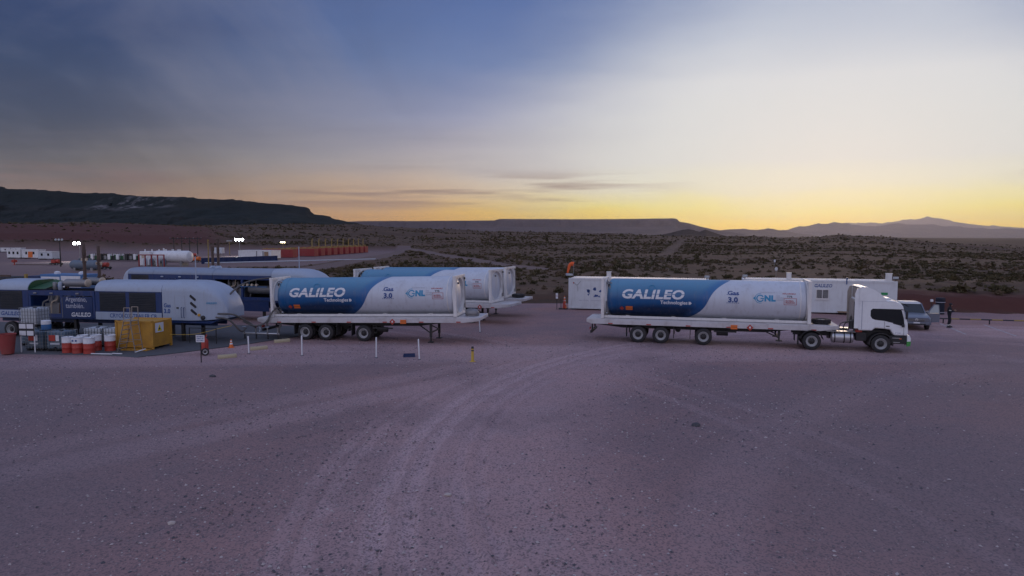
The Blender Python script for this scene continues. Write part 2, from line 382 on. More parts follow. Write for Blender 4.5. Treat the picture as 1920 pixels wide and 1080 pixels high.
RUTS = [(27.27, 18.39, 30.55, .14, .1, .5), (27.27, 18.39, 29.85, .14, .1, .5), (24.95, 19.36, 26.45, .12, .1, .4), (24.95, 19.36, 25.85, .12, .1, .4)]
HAZE = 1.25e-5
# ================================================================== terrain
def smooth(a, b, x):
    t = np.clip((x - a) / (b - a), 0, 1); return t * t * (3 - 2 * t)
_perm = rng.permutation(512).astype(np.int64); _perm = np.concatenate([_perm, _perm, _perm])
_gr = rng.uniform(-1, 1, 512)
def vnoise(x, y):
    x = np.asarray(x, float); y = np.asarray(y, float); xi = np.floor(x).astype(np.int64); yi = np.floor(y).astype(np.int64)
    fx = x - xi; fy = y - yi; fx = fx*fx*(3-2*fx); fy = fy*fy*(3-2*fy)
    def g(i, j): return _gr[_perm[(_perm[i & 511] + j) & 511]]
    return (g(xi, yi)*(1-fx) + g(xi+1, yi)*fx)*(1-fy) + (g(xi, yi+1)*(1-fx) + g(xi+1, yi+1)*fx)*fy
def fbm(x, y, o=4):
    s = 0; a = .5
    for k in range(o): s = s + a * vnoise(x * 2**k + 17.3*k, y * 2**k + 9.1*k); a *= .5
    return s
EX = [-400, -60, -30, -12, 0, 5, 20, 33, 45, 80, 400]; EY = [80, 77, 73, 68, 66.5, 67, 66.5, 61, 57, 51, 40]
def yard_edge(x): return np.interp(x, EX, EY) + .7 * fbm(x * .12, x * 0 + 3.3, 3)
FPX = [-3000, -400, 0, 400, 640, 750, 900, 1100, 1240, 1400, 1500, 1570, 1650, 1750, 1850, 1920, 2200, 6000]
FZ = [24, 24, 20, 20, 20.6, 17, 12.1, 9.3, 7.2, 5, 5.2, 7.9, 5.8, -2, -4.7, -6.2, -7, -8]
RA = [(-40.6, 100), (-41, 118), (-41.2, 146), (-41, 194), (-44, 250), (-47.7, 298), (-52, 330)]
RB = [(-47.7, 298), (-33.6, 269), (-16.3, 209), (-3.9, 167), (6, 140)]
RC = [(50, 225), (56, 250), (78.7, 334), (131, 522), (170, 640)]
def seg_dist(x, y, pts):
    d = np.full(np.shape(x), 1e9)
    for (ax, ay), (bx, by) in zip(pts[:-1], pts[1:]):
        vx, vy = bx-ax, by-ay; t = np.clip(((x-ax)*vx + (y-ay)*vy) / (vx*vx+vy*vy), 0, 1)
        d = np.minimum(d, np.hypot(x-ax-t*vx, y-ay-t*vy))
    return d
def masks(x, y):
    e = yard_edge(x) - y                                            # >0 inside the yard
    yard = smooth(-.6, .6, e)
    road = np.maximum.reduce([smooth(4.2, 2.6, seg_dist(x, y, RA)), smooth(3.4, 2.0, seg_dist(x, y, RB)), smooth(3.6, 1.6, seg_dist(x, y, RC))*.45])
    pad = np.maximum(smooth(-52, -58, x + .12*(y-110)), smooth(-45, -49, x)*smooth(140, 160, y)) * smooth(100, 108, y) * smooth(322, 312, y)
    red = smooth(-.40, -.46, x/np.maximum(y, 1)) * smooth(318, 335, y) * smooth(560, 470, y + 40*fbm(x*.01, y*.01, 3))
    red = np.maximum(red, smooth(20, 30, x) * smooth(-.2, .6, -e) * smooth(9, 5, -e) * .9 * (y > 0))
    return e, yard, road, pad, red
def ground_z(x, y):
    x = np.asarray(x, float); y = np.asarray(y, float); r = np.hypot(x, y)
    e, yard, road, pad, red = masks(x, y)
    px = 960 + 1280 * np.clip(x / np.maximum(y, 1e-3), -30, 30); px = np.where(y <= 0, np.where(x < 0, -3000, 6000), px)
    zf = np.interp(px, FPX, FZ)
    z = zf * smooth(150, 900, r) * (1 - pad)
    und = smooth(80, 220, r)*.55 + smooth(220, 900, r)*2.6
    und = und * np.where(y > 0, 1, .3) * (1 - .92*pad)
    z = z + und * 1.7 * fbm(x*.018, y*.018, 4) + smooth(100, 300, r) * (1-pad) * .5 * fbm(x*.11, y*.11, 2)
    bh = np.interp(x, [-60, -10, 2, 10, 26, 34, 60], [.15, .3, .8, .55, .7, 1.25, 1.35])
    z = z + (1-pad) * bh * smooth(.2, 2.6, -e) * smooth(60, 12, -e) * (1 + .35*fbm(x*.35, y*.35, 3))
    z = z + red * 3.0 * smooth(330, 352, y)*(y > 200)
    return z
def rut_z(x, y):
    z = 0; k = .55 + .7*np.clip(.5 + fbm(x*.35, y*.35, 3), 0, 1)
    for cx_, cy_, r_, *_w in RUTS:
        d = np.hypot(x-cx_, y-cy_) - r_; z = z - .05*np.exp(-(d/.15)**2) + .026*np.exp(-((np.abs(d)-.30)/.10)**2)
    return (z*k + .020*fbm(x*.5, y*.5, 4) + .012*fbm(x*2.1, y*2.1, 3)) * smooth(38, 33, y) * smooth(4, 8, y)
angs = np.concatenate([np.arange(-62, 62.01, .27), np.arange(65, 298, 4.0)]); angs = R(1) * angs
rad = np.concatenate([[2.5, 5, 7, 9], np.arange(10.5, 40, .2), [42, 45, 48, 51], np.arange(54, 104, .8), 104 * 1.0125 ** np.arange(0, 182), 1010 * 1.071 ** np.arange(0, 60)])
na, nr = len(angs), len(rad)
RR, AA = np.meshgrid(rad, angs, indexing='ij'); X = RR*np.sin(AA); Y = RR*np.cos(AA)
Zg = ground_z(X, Y) + np.where(Y > 0, rut_z(X, Y), 0)
vs = np.concatenate([[[0, 0, 0]], np.stack([X, Y, Zg], -1).reshape(-1, 3)])
i, j = np.meshgrid(np.arange(nr-1), np.arange(na), indexing='ij'); j2 = (j+1) % na
quads = np.stack([1+i*na+j, 1+i*na+j2, 1+(i+1)*na+j2, 1+(i+1)*na+j], -1).reshape(-1, 4)[:, ::-1]
tris = [(0, 1+(k+1) % na, 1+k) for k in range(na)]
def np_mesh(name, vs, polys, mat, smoothf=True):
    me = bpy.data.meshes.new(name); n = sum(len(p) for p in polys)
    me.vertices.add(len(vs)); me.vertices.foreach_set('co', np.asarray(vs, np.float32).ravel())
    loops = np.concatenate([np.asarray(p, np.int32).ravel() for p in polys]); sizes = np.concatenate([np.full(len(p), np.asarray(p).shape[1], np.int32) for p in polys])
    me.loops.add(len(loops)); me.loops.foreach_set('vertex_index', loops)
    me.polygons.add(len(sizes)); me.polygons.foreach_set('loop_start', np.concatenate([[0], np.cumsum(sizes)[:-1]]).astype(np.int32))
    me.polygons.foreach_set('use_smooth', np.full(len(sizes), smoothf)); me.update(calc_edges=True)
    me.materials.append(mat); o = bpy.data.objects.new(name, me); C.objects.link(o); return o
def fattr(o, name, arr):
    a = o.data.attributes.new(name, 'FLOAT', 'POINT'); a.data.foreach_set('value', np.asarray(arr, np.float32).ravel())

# ground material: packed pink-grey gravel with wheel tracks, reddish soil, roads
t = NT('desert_ground'); pos = t.tc.outputs['Object']; x, y, z = t.xyz()
yard = t.attr('yard').outputs['Fac']; road = t.attr('road').outputs['Fac']; pad = t.attr('pad').outputs['Fac']; red = t.attr('red').outputs['Fac']
nA = t.noise(.09, 5, .6); nB = t.noise(.55, 6, .68); nC = t.noise(6, 5, .75); nD = t.noise(26, 3, .7)
grav = t.mix(t.step(nA, .38, .64), (.288, .187, .185), (.395, .228, .208))
grav = t.mix(t.math('MULTIPLY', t.step(nB, .45, .75), .5), grav, (.215, .165, .175))
redp = t.math('MULTIPLY', t.step(t.noise(.13, 4, .6, dist=.6, stretch=(.5, 1, 1)), .56, .74), .6)
grav = t.mix(redp, grav, (.40, .20, .165))
# wheel tracks: wide arcs of pale, finer, packed dust
def arc(cx, cy, rad_, w, soft):
    d = t.math('SQRT', t.math('ADD', t.math('POWER', t.math('SUBTRACT', x, cx), 2), t.math('POWER', t.math('SUBTRACT', y, cy), 2)))
    d = t.math('ADD', d, t.math('MULTIPLY', t.math('SUBTRACT', nB, .5), .5))
    q = t.step(t.math('ABSOLUTE', t.math('SUBTRACT', d, rad_)), w + soft, w)
    return q
trk = None
for a in ARCS:
    q = t.math('MULTIPLY', arc(*a[:5]), a[5]); trk = q if trk is None else t.math('MAXIMUM', trk, q)
trk = t.math('MULTIPLY', trk, t.step(nA, .3, .5))
trk = t.math('MULTIPLY', trk, t.math('ADD', .55, t.math('MULTIPLY', nB, .9)))
grav = t.mix(t.math('MULTIPLY', trk, .9), grav, (.60, .42, .42))
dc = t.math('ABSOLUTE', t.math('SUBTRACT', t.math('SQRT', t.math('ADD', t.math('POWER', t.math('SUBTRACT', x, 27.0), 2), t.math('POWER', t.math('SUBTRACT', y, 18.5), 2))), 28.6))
coarse_vignette = t.math('MULTIPLY', t.step(t.math('ADD', dc, t.math('MULTIPLY', t.math('SUBTRACT', nA, .5), 9.0)), 2.5, 12), t.step(y, 44, 26))  # darker untravelled gravel off the main arc, with corner vignette painted in
grav = t.mix(t.math('MULTIPLY', coarse_vignette, .55), grav, t.mix(nB, (.185, .15, .16), (.235, .175, .18)))
sp = t.voro(9.0); spk = t.math('MULTIPLY', t.step(sp.outputs['Distance'], .30, .10), t.step(t.noise(1.1, 4, .7), .42, .62))
spk = t.math('MULTIPLY', spk, t.math('SUBTRACT', 1.0, t.math('MULTIPLY', trk, .8)))
sc_ = t.n.new('ShaderNodeSeparateColor'); t.l.new(sp.outputs['Color'], sc_.inputs[0])
stone = t.mix(t.step(sc_.outputs[0], .25, .9), (.12, .105, .115), (.44, .37, .36))
grav = t.mix(t.math('MULTIPLY', spk, .9), grav, stone)
sp2 = t.voro(24.0); sc2 = t.n.new('ShaderNodeSeparateColor'); t.l.new(sp2.outputs['Color'], sc2.inputs[0])
grav = t.mix(t.math('MULTIPLY', t.step(sc2.outputs[1], .5, .95), .55), grav, (.10, .09, .10))
grav = t.mix(t.math('MULTIPLY', t.step(nC, .55, .8), .25), grav, (.42, .35, .34))
soil = t.mix(t.step(t.noise(.05, 5, .6), .4, .62), (.086, .051, .034), (.112, .063, .042))
soil = t.mix(t.math('MULTIPLY', t.step(t.noise(.35, 6, .7), .48, .66), .6), soil, (.058, .050, .034))
soil = t.mix(t.math('MULTIPLY', t.step(t.noise(.012, 4, .6), .55, .7), .4), soil, (.12, .072, .054))
soil = t.mix(red, soil, t.mix(nB, (.078, .028, .023), (.112, .042, .034)))
ym = t.step(t.math('ADD', yard, t.math('MULTIPLY', t.math('SUBTRACT', nB, .5), .5)), .35, .65)
col = t.mix(t.math('MULTIPLY', pad, .85), soil, t.mix(nB, (.19, .135, .135), (.25, .17, .165)))
col = t.mix(t.math('MULTIPLY', t.step(t.math('ADD', road, t.math('MULTIPLY', t.math('SUBTRACT', nB, .5), .6)), .3, .7), .8), col, (.18, .128, .12))
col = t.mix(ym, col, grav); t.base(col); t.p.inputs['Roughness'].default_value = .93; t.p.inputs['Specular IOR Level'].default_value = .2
h = t.math('ADD', t.math('MULTIPLY', nC, .5), t.math('ADD', t.math('MULTIPLY', nD, .3), t.math('MULTIPLY', t.step(sp.outputs['Distance'], .45, .05), .22)))
h = t.math('ADD', h, t.math('MULTIPLY', nB, .8))
for a in RUTS: h = t.math('SUBTRACT', h, t.math('MULTIPLY', arc(*a[:5]), a[5]))
t.bump(h, .85, .07); M['desert_ground'] = t.m
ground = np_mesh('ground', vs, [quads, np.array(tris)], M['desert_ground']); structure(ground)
_, yd, rd, pdm, rdm = masks(X, Y)
for nme, a, c0 in (('yard', yd, 1), ('road', rd, 0), ('pad', pdm, 0), ('red', rdm, 0)): fattr(ground, nme, np.concatenate([[c0], a.ravel()]))
def GZ(x, y): return float(ground_z(np.array([x]), np.array([y]))[0])

# ---------------------------------------------------------------- hills, mesas and mountains
def hill_mat(name, c1, c2, c3=None, sc1=.004, cliff=None):
    t = NT(name); a = t.noise(sc1, 7, .65); b = t.noise(sc1*9, 5, .7)
    c = t.mix(t.step(a, .4, .64), c1, c2); c = t.mix(t.math('MULTIPLY', t.step(b, .5, .68), .6), c, tuple(v*.5 for v in c1))
    if cliff:
        px_, ext, cc = cliff
        g = t.n.new('ShaderNodeVectorMath'); g.operation = 'DISTANCE'
        mpn = t.n.new('ShaderNodeMapping'); mpn.inputs['Scale'].default_value = (1/ext[0], 1/ext[1], 1/ext[2]); t.l.new(t.tc.outputs['Object'], mpn.inputs[0])
        t.l.new(mpn.outputs[0], g.inputs[0]); g.inputs[1].default_value = (px_[0]/ext[0], px_[1]/ext[1], px_[2]/ext[2])
        k = t.math('MULTIPLY', t.step(g.outputs['Value'], 1.0, .35), t.step(t.noise(.035, 6, .7, stretch=(1, .4, .45)), .47, .60))
        c = t.mix(k, c, cc)
    if c3:
        geo = t.n.new('ShaderNodeNewGeometry'); s_ = t.n.new('ShaderNodeSeparateXYZ'); t.l.new(geo.outputs['Normal'], s_.inputs[0])
        c = t.mix(t.math('MULTIPLY', t.step(s_.outputs[2], .82, .6), .5), c, c3)
    t.base(c); t.p.inputs['Roughness'].default_value = .95; t.p.inputs['Specular IOR Level'].default_value = .1; t.bump(b, .7, 3.0); M[name] = t.m
def range_(name, prof, r0, r1, r2, mat, zbase=0, rough=.06, cap=.0, step=4, nrg=36, gul=1.0, lab=None, rscale=60):
    pxs = np.arange(prof[0][0], prof[-1][0] + 1, step); ys = np.interp(pxs, [p[0] for p in prof], [p[1] for p in prof])
    ta = (pxs - 960) / 1280; ztop = 6.5 + (445 - ys) / 1280 * r1
    fr = np.concatenate([np.linspace(0, 1, nrg), 1 + np.linspace(.08, 1, 8)])
    P = []
    for f in fr:
        if f <= 1:
            rr = r0 + (r1-r0)*f
            s = f**1.7 * (1-cap) if f < .9 else (.9**1.7*(1-cap)) + (1 - .9**1.7*(1-cap)) * min(1, ((f-.9)/.07))
        else: rr = r1 + (r2-r1)*(f-1); s = 1 - (f-1)*(.04 if cap else .9)
        Yy = np.full_like(ta, rr); Xx = ta * rr
        g = fbm(Xx/rscale, Yy/rscale*1.2 + 5, 5); g2 = fbm(Xx/(rscale*.25), Yy/(rscale*.9) + 8, 4)
        H = ztop - zbase
        zz = zbase + H*s + H*rough*(g*1.2 + g2*gul) * (np.sin(math.pi*min(f, 1))**.6 if f < 1 else 0) + (H*rough*(.45 if cap else 3.2)*g2 if f >= .97 else 0)
        fade = smooth(0, 40, pxs - pxs[0]) * smooth(0, 40, pxs[-1] - pxs)
        P.append(np.stack([Xx + (r1*.006*g2 if f < 1 else 0), Yy + rr*.012*g2*(1 if .2 < f < 1 else .3), zbase - 2 + (zz - zbase + 2)*np.maximum(fade, .02)], -1))
    P = np.array(P); n0, n1 = P.shape[:2]
    i, j = np.meshgrid(np.arange(n0-1), np.arange(n1-1), indexing='ij')
    q = np.stack([i*n1+j, i*n1+j+1, (i+1)*n1+j+1, (i+1)*n1+j], -1).reshape(-1, 4)
    return structure(np_mesh(name, P.reshape(-1, 3), [q], M[mat]))
hill_mat('mesa_scrub', (.018, .024, .022), (.030, .030, .026), (.045, .035, .03), cliff=((-780, 1440, 76), (100, 420, 27), (.20, .18, .175)))
hill_mat('far_rock', (.10, .075, .075), (.14, .10, .095), sc1=.002)
hill_mat('knoll_soil', (.055, .04, .036), (.075, .05, .042), sc1=.01)
hill_mat('mountain_rock', (.12, .10, .10), (.15, .12, .115), sc1=.001)
range_('mesa', [(-3200, 380), (-1200, 340), (-400, 348), (0, 355), (100, 360), (200, 364), (300, 370), (400, 374), (500, 381), (548, 386), (575, 392), (592, 402), (622, 409), (645, 414), (690, 423), (730, 436), (770, 450)],
       620, 1500, 2600, 'mesa_scrub', 0, .09, .12, 4, 60, 1.3, rscale=90)
range_('far_mesa', [(520, 420), (680, 415), (820, 414.5), (928, 413.5), (938, 410.8), (1100, 411.5), (1180, 411), (1258, 409.8), (1266, 411), (1272, 416), (1290, 419), (1312, 425), (1335, 430), (1380, 437), (1430, 444)],
       7600, 12000, 17000, 'far_rock', -10, .035, .3, 2, 40, .6, rscale=700)
range_('near_knoll_hills', [(1205, 446), (1250, 438), (1278, 431.5), (1292, 430), (1304, 433), (1310, 434), (1322, 431), (1338, 436), (1362, 443), (1420, 447)], 1050, 1500, 1900, 'knoll_soil', 2, .05, 0, 3, 24, .8, rscale=50)
range_('middle_ridges', [(1290, 440), (1345, 432), (1365, 429.5), (1390, 429), (1415, 431), (1440, 428.5), (1460, 432), (1500, 438), (1560, 444)], 13000, 18000, 21500, 'far_rock', -20, .05, 0, 3, 24, .8, rscale=700)
range_('mountains', [(1380, 440), (1470, 432), (1500, 425), (1535, 419), (1560, 418), (1600, 421), (1640, 424), (1680, 420), (1720, 421), (1780, 424), (1850, 428), (1950, 430), (2200, 425), (2600, 420), (3400, 424)], 20000, 28000, 32000, 'mountain_rock', -20, .07, 0, 2, 36, 1.0, rscale=1500)
range_('far_mountains', [(1440, 436), (1560, 421), (1585, 417.5), (1612, 419.5), (1630, 418), (1665, 419), (1690, 414.5), (1712, 412), (1735, 408), (1762, 410), (1780, 415), (1815, 420), (1850, 424), (1868, 424), (1905, 426.5), (1960, 430), (2400, 428), (3400, 430)], 40000, 50000, 55000, 'mountain_rock', -20, .06, 0, 2, 30, 1.0, rscale=2200)

# ---------------------------------------------------------------- haze: one closed box of thin air
hz = NT('air'); hz.n.remove(hz.p)
pv = hz.n.new('ShaderNodeVolumePrincipled'); pv.inputs['Color'].default_value = (.84, .80, .90, 1); pv.inputs['Density'].default_value = HAZE; pv.inputs['Anisotropy'].default_value = .72
hz.l.new(pv.outputs[0], hz.out.inputs['Volume'])
hb = MB().box(-60000, 110000, -4000, 60000, -60, 1700).build('haze', hz.m); hb['kind'] = 'stuff'

# ---------------------------------------------------------------- scrub
t = NT('scrub_leaf'); tv = t.attr('tint').outputs['Fac']
c = t.mix(t.step(tv, 0, .55), (.066, .058, .028), (.112, .086, .044)); c = t.mix(t.step(tv, .5, .95), c, (.155, .105, .07))
t.base(t.mix(t.math('MULTIPLY', t.noise(3, 3), .4), c, (.075, .058, .038))); t.p.inputs['Roughness'].default_value = .9; t.p.inputs['Specular IOR Level'].default_value = .1; M['scrub_leaf'] = t.m
def bush_tris(n, seed, leaf=.17):
    g = np.random.default_rng(seed); d = g.normal(size=(n, 3)); d[:, 2] = np.abs(d[:, 2]); d /= np.linalg.norm(d, axis=1)[:, None]
    lump = 1 + .28*np.sin(3*np.arctan2(d[:, 1], d[:, 0]) + seed) + .2*np.sin(7*d[:, 2] + 2*seed)
    c = d * (g.uniform(.25, 1, n)**.5 * lump)[:, None] * np.array([.5, .5, .62])
    a = g.normal(size=(n, 3)); a /= np.linalg.norm(a, axis=1)[:, None]; b = np.cross(a, g.normal(size=(n, 3))); b /= np.linalg.norm(b, axis=1)[:, None]
    s = leaf * g.uniform(.6, 1.5, n)[:, None]
    c[:, 2] = np.maximum(c[:, 2], .04)
    return np.stack([c + a*s, c - a*s*.5 + b*s*.8, c - a*s*.5 - b*s*.8], 1).reshape(-1, 3)
def scatter(name, r0, r1, count, sizes, ntri, leaf, label, seed, keep=None):
    g = np.random.default_rng(seed); r = np.sqrt(g.uniform(r0*r0, r1*r1, count)); a = R(1)*g.uniform(-50, 50, count); x, y = r*np.sin(a), r*np.cos(a)
    e, yd, rd, pd_, rdm = masks(x, y)
    den = .42 + 1.5*fbm(x*.022, y*.022, 4) + .5*fbm(x*.2, y*.2, 2)
    ok = (e < -1.6) & (rd < .1) & (pd_ < .05) & (g.uniform(size=count) < np.clip(den, .08, 1)) & (rdm*.9 < g.uniform(size=count))
    ok &= ~((e > -6) & (x > 22))
    x, y = x[ok], y[ok]; n = len(x); z = ground_z(x, y) - .05
    s = sizes[0] + (sizes[1]-sizes[0]) * g.uniform(size=n)**1.8 * (1 + .8*(g.uniform(size=n)**5)); rot = g.uniform(0, 6.28, n); hs = g.uniform(.5, .95, n)
    proto = [bush_tris(ntri, k + seed, leaf) for k in range(6)]; pk = g.integers(0, 6, n); V = np.empty((n, ntri*3, 3), np.float32)
    for k in range(6):
        m = pk == k; p = proto[k][None]; cs, sn = np.cos(rot[m])[:, None], np.sin(rot[m])[:, None]; S = s[m][:, None]
        V[m, :, 0] = x[m][:, None] + S*(p[..., 0]*cs - p[..., 1]*sn); V[m, :, 1] = y[m][:, None] + S*(p[..., 0]*sn + p[..., 1]*cs); V[m, :, 2] = z[m][:, None] + S*p[..., 2]*hs[m][:, None]
    tint = np.repeat(np.clip(g.uniform(size=n)**1.25 + .35*fbm(x*.05+40, y*.05, 3), 0, 1), ntri*3)
    tint = np.clip(tint + g.uniform(-.12, .12, len(tint)), 0, 1)
    o = np_mesh(name, V.reshape(-1, 3), [np.arange(n*ntri*3).reshape(-1, 3)], M['scrub_leaf'], False); fattr(o, 'tint', tint)
    return tag(o, label, 'scrub', None, 'stuff')
scatter('scrub', 66, 150, 9000, (.45, 1.35), 70, .14, 'dark olive and brown desert scrub covering the ground beyond the yard', 11)
scatter('middle_scrub', 150, 420, 44000, (.4, 1.3), 20, .27, 'low brown scrub spreading over the rolling middle ground', 12)
scatter('far_scrub', 420, 1150, 60000, (.7, 2.1), 8, .42, 'distant sparse scrub on the plain below the mesas', 13)
# the shrubs that stand nearest the yard, one by one
SH = []
for k in range(4):
    v = bush_tris(150, 90 + k, .11); o = np_mesh('shrub_source', v, [np.arange(len(v)).reshape(-1, 3)], M['scrub_leaf'], False); fattr(o, 'tint', np.clip(np.repeat(np.random.default_rng(k).uniform(.05 + .2*k, .35 + .2*k, 150), 3), 0, 1)); SH.append(o.data); bpy.data.objects.remove(o)
k = 0; g = random.Random(5)
while k < 70:
    x = g.uniform(-34, 62); y = float(yard_edge(np.array([x]))[0]) + g.uniform(2.6, 11) + (4 if x > 22 else 0)
    if abs(x / y) > .78 or (2 < x < 34 and y < 68): continue
    o = bpy.data.objects.new('desert_shrub', SH[k % 4]); C.objects.link(o); s = g.uniform(.55, 1.3); o.location = (x, y, GZ(x, y) - .04); o.scale = (s, s, s*g.uniform(.7, 1.05)); o.rotation_euler.z = g.uniform(0, 6.28)
    tag(o, 'low round desert shrub rooted just behind the edge of the gravel yard', 'shrub', 'shrubs along the yard edge'); k += 1
# loose stones on the yard
def rock(label, x, y, s, col):
    bm = bmesh.new(); bmesh.ops.create_icosphere(bm, subdivisions=2, radius=1)
    for v in bm.verts: k = 1 + .35*mnoise.noise(v.co*1.3 + Vector((x, y, 0))); v.co = Vector((v.co.x*s*1.3*k, v.co.y*s*k, max(v.co.z, -.4)*s*.7*k))
    me = bpy.data.meshes.new('rock'); bm.to_mesh(me); bm.free(); me.materials.append(M[col]); o = bpy.data.objects.new('rock', me); C.objects.link(o); o.location = (x, y, s*.2 + float(rut_z(np.array([x]), np.array([y]))[0])); tag(o, label, 'rock', 'larger rocks on the yard')
def stones(name, n, r0, r1, smin, smax, seed, label):
    g = np.random.default_rng(seed); u = g.uniform(size=n); r = r0 + (r1-r0)*u**1.15; a = R(1)*g.uniform(-42, 42, n); x, y = r*np.sin(a), r*np.cos(a)
    den = np.clip(.42 + 1.1*fbm(x*.16+3, y*.16, 4), .03, 1); d = np.minimum(np.abs(np.hypot(x-ARCS[0][0], y-ARCS[0][1]) - ARCS[0][2]), 9); den = den*np.clip(.25 + d/3.2, 0, 1)
    ok = (g.uniform(size=n) < den) & (y < yard_edge(x) - 1); x, y = x[ok], y[ok]; n = len(x); s = smin + (smax-smin)*g.uniform(size=n)**3
    base = np.array([(1,0,0),(-1,0,0),(0,1,0),(0,-1,0),(0,0,1),(0,0,-.3)], float); f = np.array([(0,2,4),(2,1,4),(1,3,4),(3,0,4)])
    V = base[None]*s[:, None, None]*g.uniform(.55, 1.25, (n, 6, 1)); V[..., 2] *= .7; rot = g.uniform(0, 6.28, n); cs, sn = np.cos(rot)[:, None], np.sin(rot)[:, None]
    X_, Y_ = V[..., 0]*cs - V[..., 1]*sn, V[..., 0]*sn + V[..., 1]*cs; V[..., 0] = X_ + x[:, None]; V[..., 1] = Y_ + y[:, None]; V[..., 2] += s[:, None]*.1
    F = (f[None] + 6*np.arange(n)[:, None, None]).reshape(-1, 3)
    o = np_mesh(name, V.reshape(-1, 3), [F], M['stone'], False); fattr(o, 'tint', np.repeat(g.uniform(size=n), 6)); return tag(o, label, 'gravel', None, 'stuff')
paint('pale_rock', (.50, .42, .38), .9, dirt=.3, scale=9, bump=.5); paint('dark_rock', (.07, .07, .08), .9, dirt=.3, scale=9, bump=.5)
t = NT('stone'); tv = t.attr('tint').outputs['Fac']; t.base(t.mix(t.step(tv, .45, 1), t.mix(t.step(tv, 0, .5), (.085, .082, .095), (.20, .155, .16)), (.48, .41, .40))); t.p.inputs['Roughness'].default_value = .9; M['stone'] = t.m
for a_ in (('pale rock lying alone near the wheel tracks in the foreground', -1.62, 16.78, .075, 'pale_rock'), ('pale rock lying in the dark gravel on the near side of the drums', -7.75, 15.1, .07, 'pale_rock'), ('dark rock lying alone in the open yard in front of the truck trailer', 6.35, 23.2, .13, 'dark_rock'), ('small dark rock on the gravel in front of the wheel stops', -14.0, 31.5, .12, 'dark_rock')): rock(*a_)
stones('gravel', 62000, 11, 46, .012, .055, 21, 'loose grey and pinkish stones strewn over the packed yard')
# ================================================================== vehicles and tanks
def wheel(parent, c, r=.51, w=.30, side=-1, rim_mat='rim_grey', n=28):
    """one road wheel, axle along y; side -1 faces the near side"""
    t_ = MB().lathe([(r*.60, -w/2), (r*.86, -w/2), (r*.97, -w*.42), (r, -w*.3), (r, w*.3), (r*.97, w*.42), (r*.86, w/2), (r*.60, w/2)], 'y', n, caps=False)
    o = t_.build('wheel', 'rubber', parent, True, loc=c)
    f = side
    rm = MB().lathe([(r*.615, f*w*.50), (r*.575, f*w*.515), (r*.55, f*w*.46), (r*.53, f*w*.22), (r*.40, f*w*.10), (r*.36, f*w*.10)], 'y', n, caps=False)
    rm.build('rim', rim_mat, o, True)
    MB().lathe([(r*.365, f*w*.10), (r*.30, f*w*.15), (r*.19, f*w*.20), (r*.18, f*w*.36), (r*.10, f*w*.42), (r*.001, f*w*.42)], 'y', n).build('hub', 'black_steel', o, True)
    nb = MB()
    for k in range(8):
        a = 2*math.pi*k/8; nb.lathe([(.017, f*w*.2), (.017, f*w*.30)], 'y', 6, (r*.33*math.cos(a), 0, r*.33*math.sin(a)))
    nb.build('wheel_nut', 'steel_grey', o)['kind'] = 'stuff'
    return o
def placard(parent, x, z, kind, y=-1.27, s=.25, name='hazard_plate'):
    if kind == 'orange':
        o = MB().box(x-s*.75, x+s*.75, y-.03, y, z-s*.5, z+s*.5).build(name, 'orange', parent)
        MB().box(x-s*.7, x+s*.7, y-.034, y-.03, z-.008, z+.008).build('plate_rule', 'print_black', o)
    else:
        o = MB().prism([(x-s*.75, z), (x, z-s*.75), (x+s*.75, z), (x, z+s*.75)], y-.03, y).build(name, 'red_paint', parent)
        MB().prism([(x-.06, z-.04), (x+.06, z-.04), (x+.02, z+.1), (x, z+.04), (x-.03, z+.08)], y-.036, y-.03).build('flame_mark', 'print_white', o)
    return o
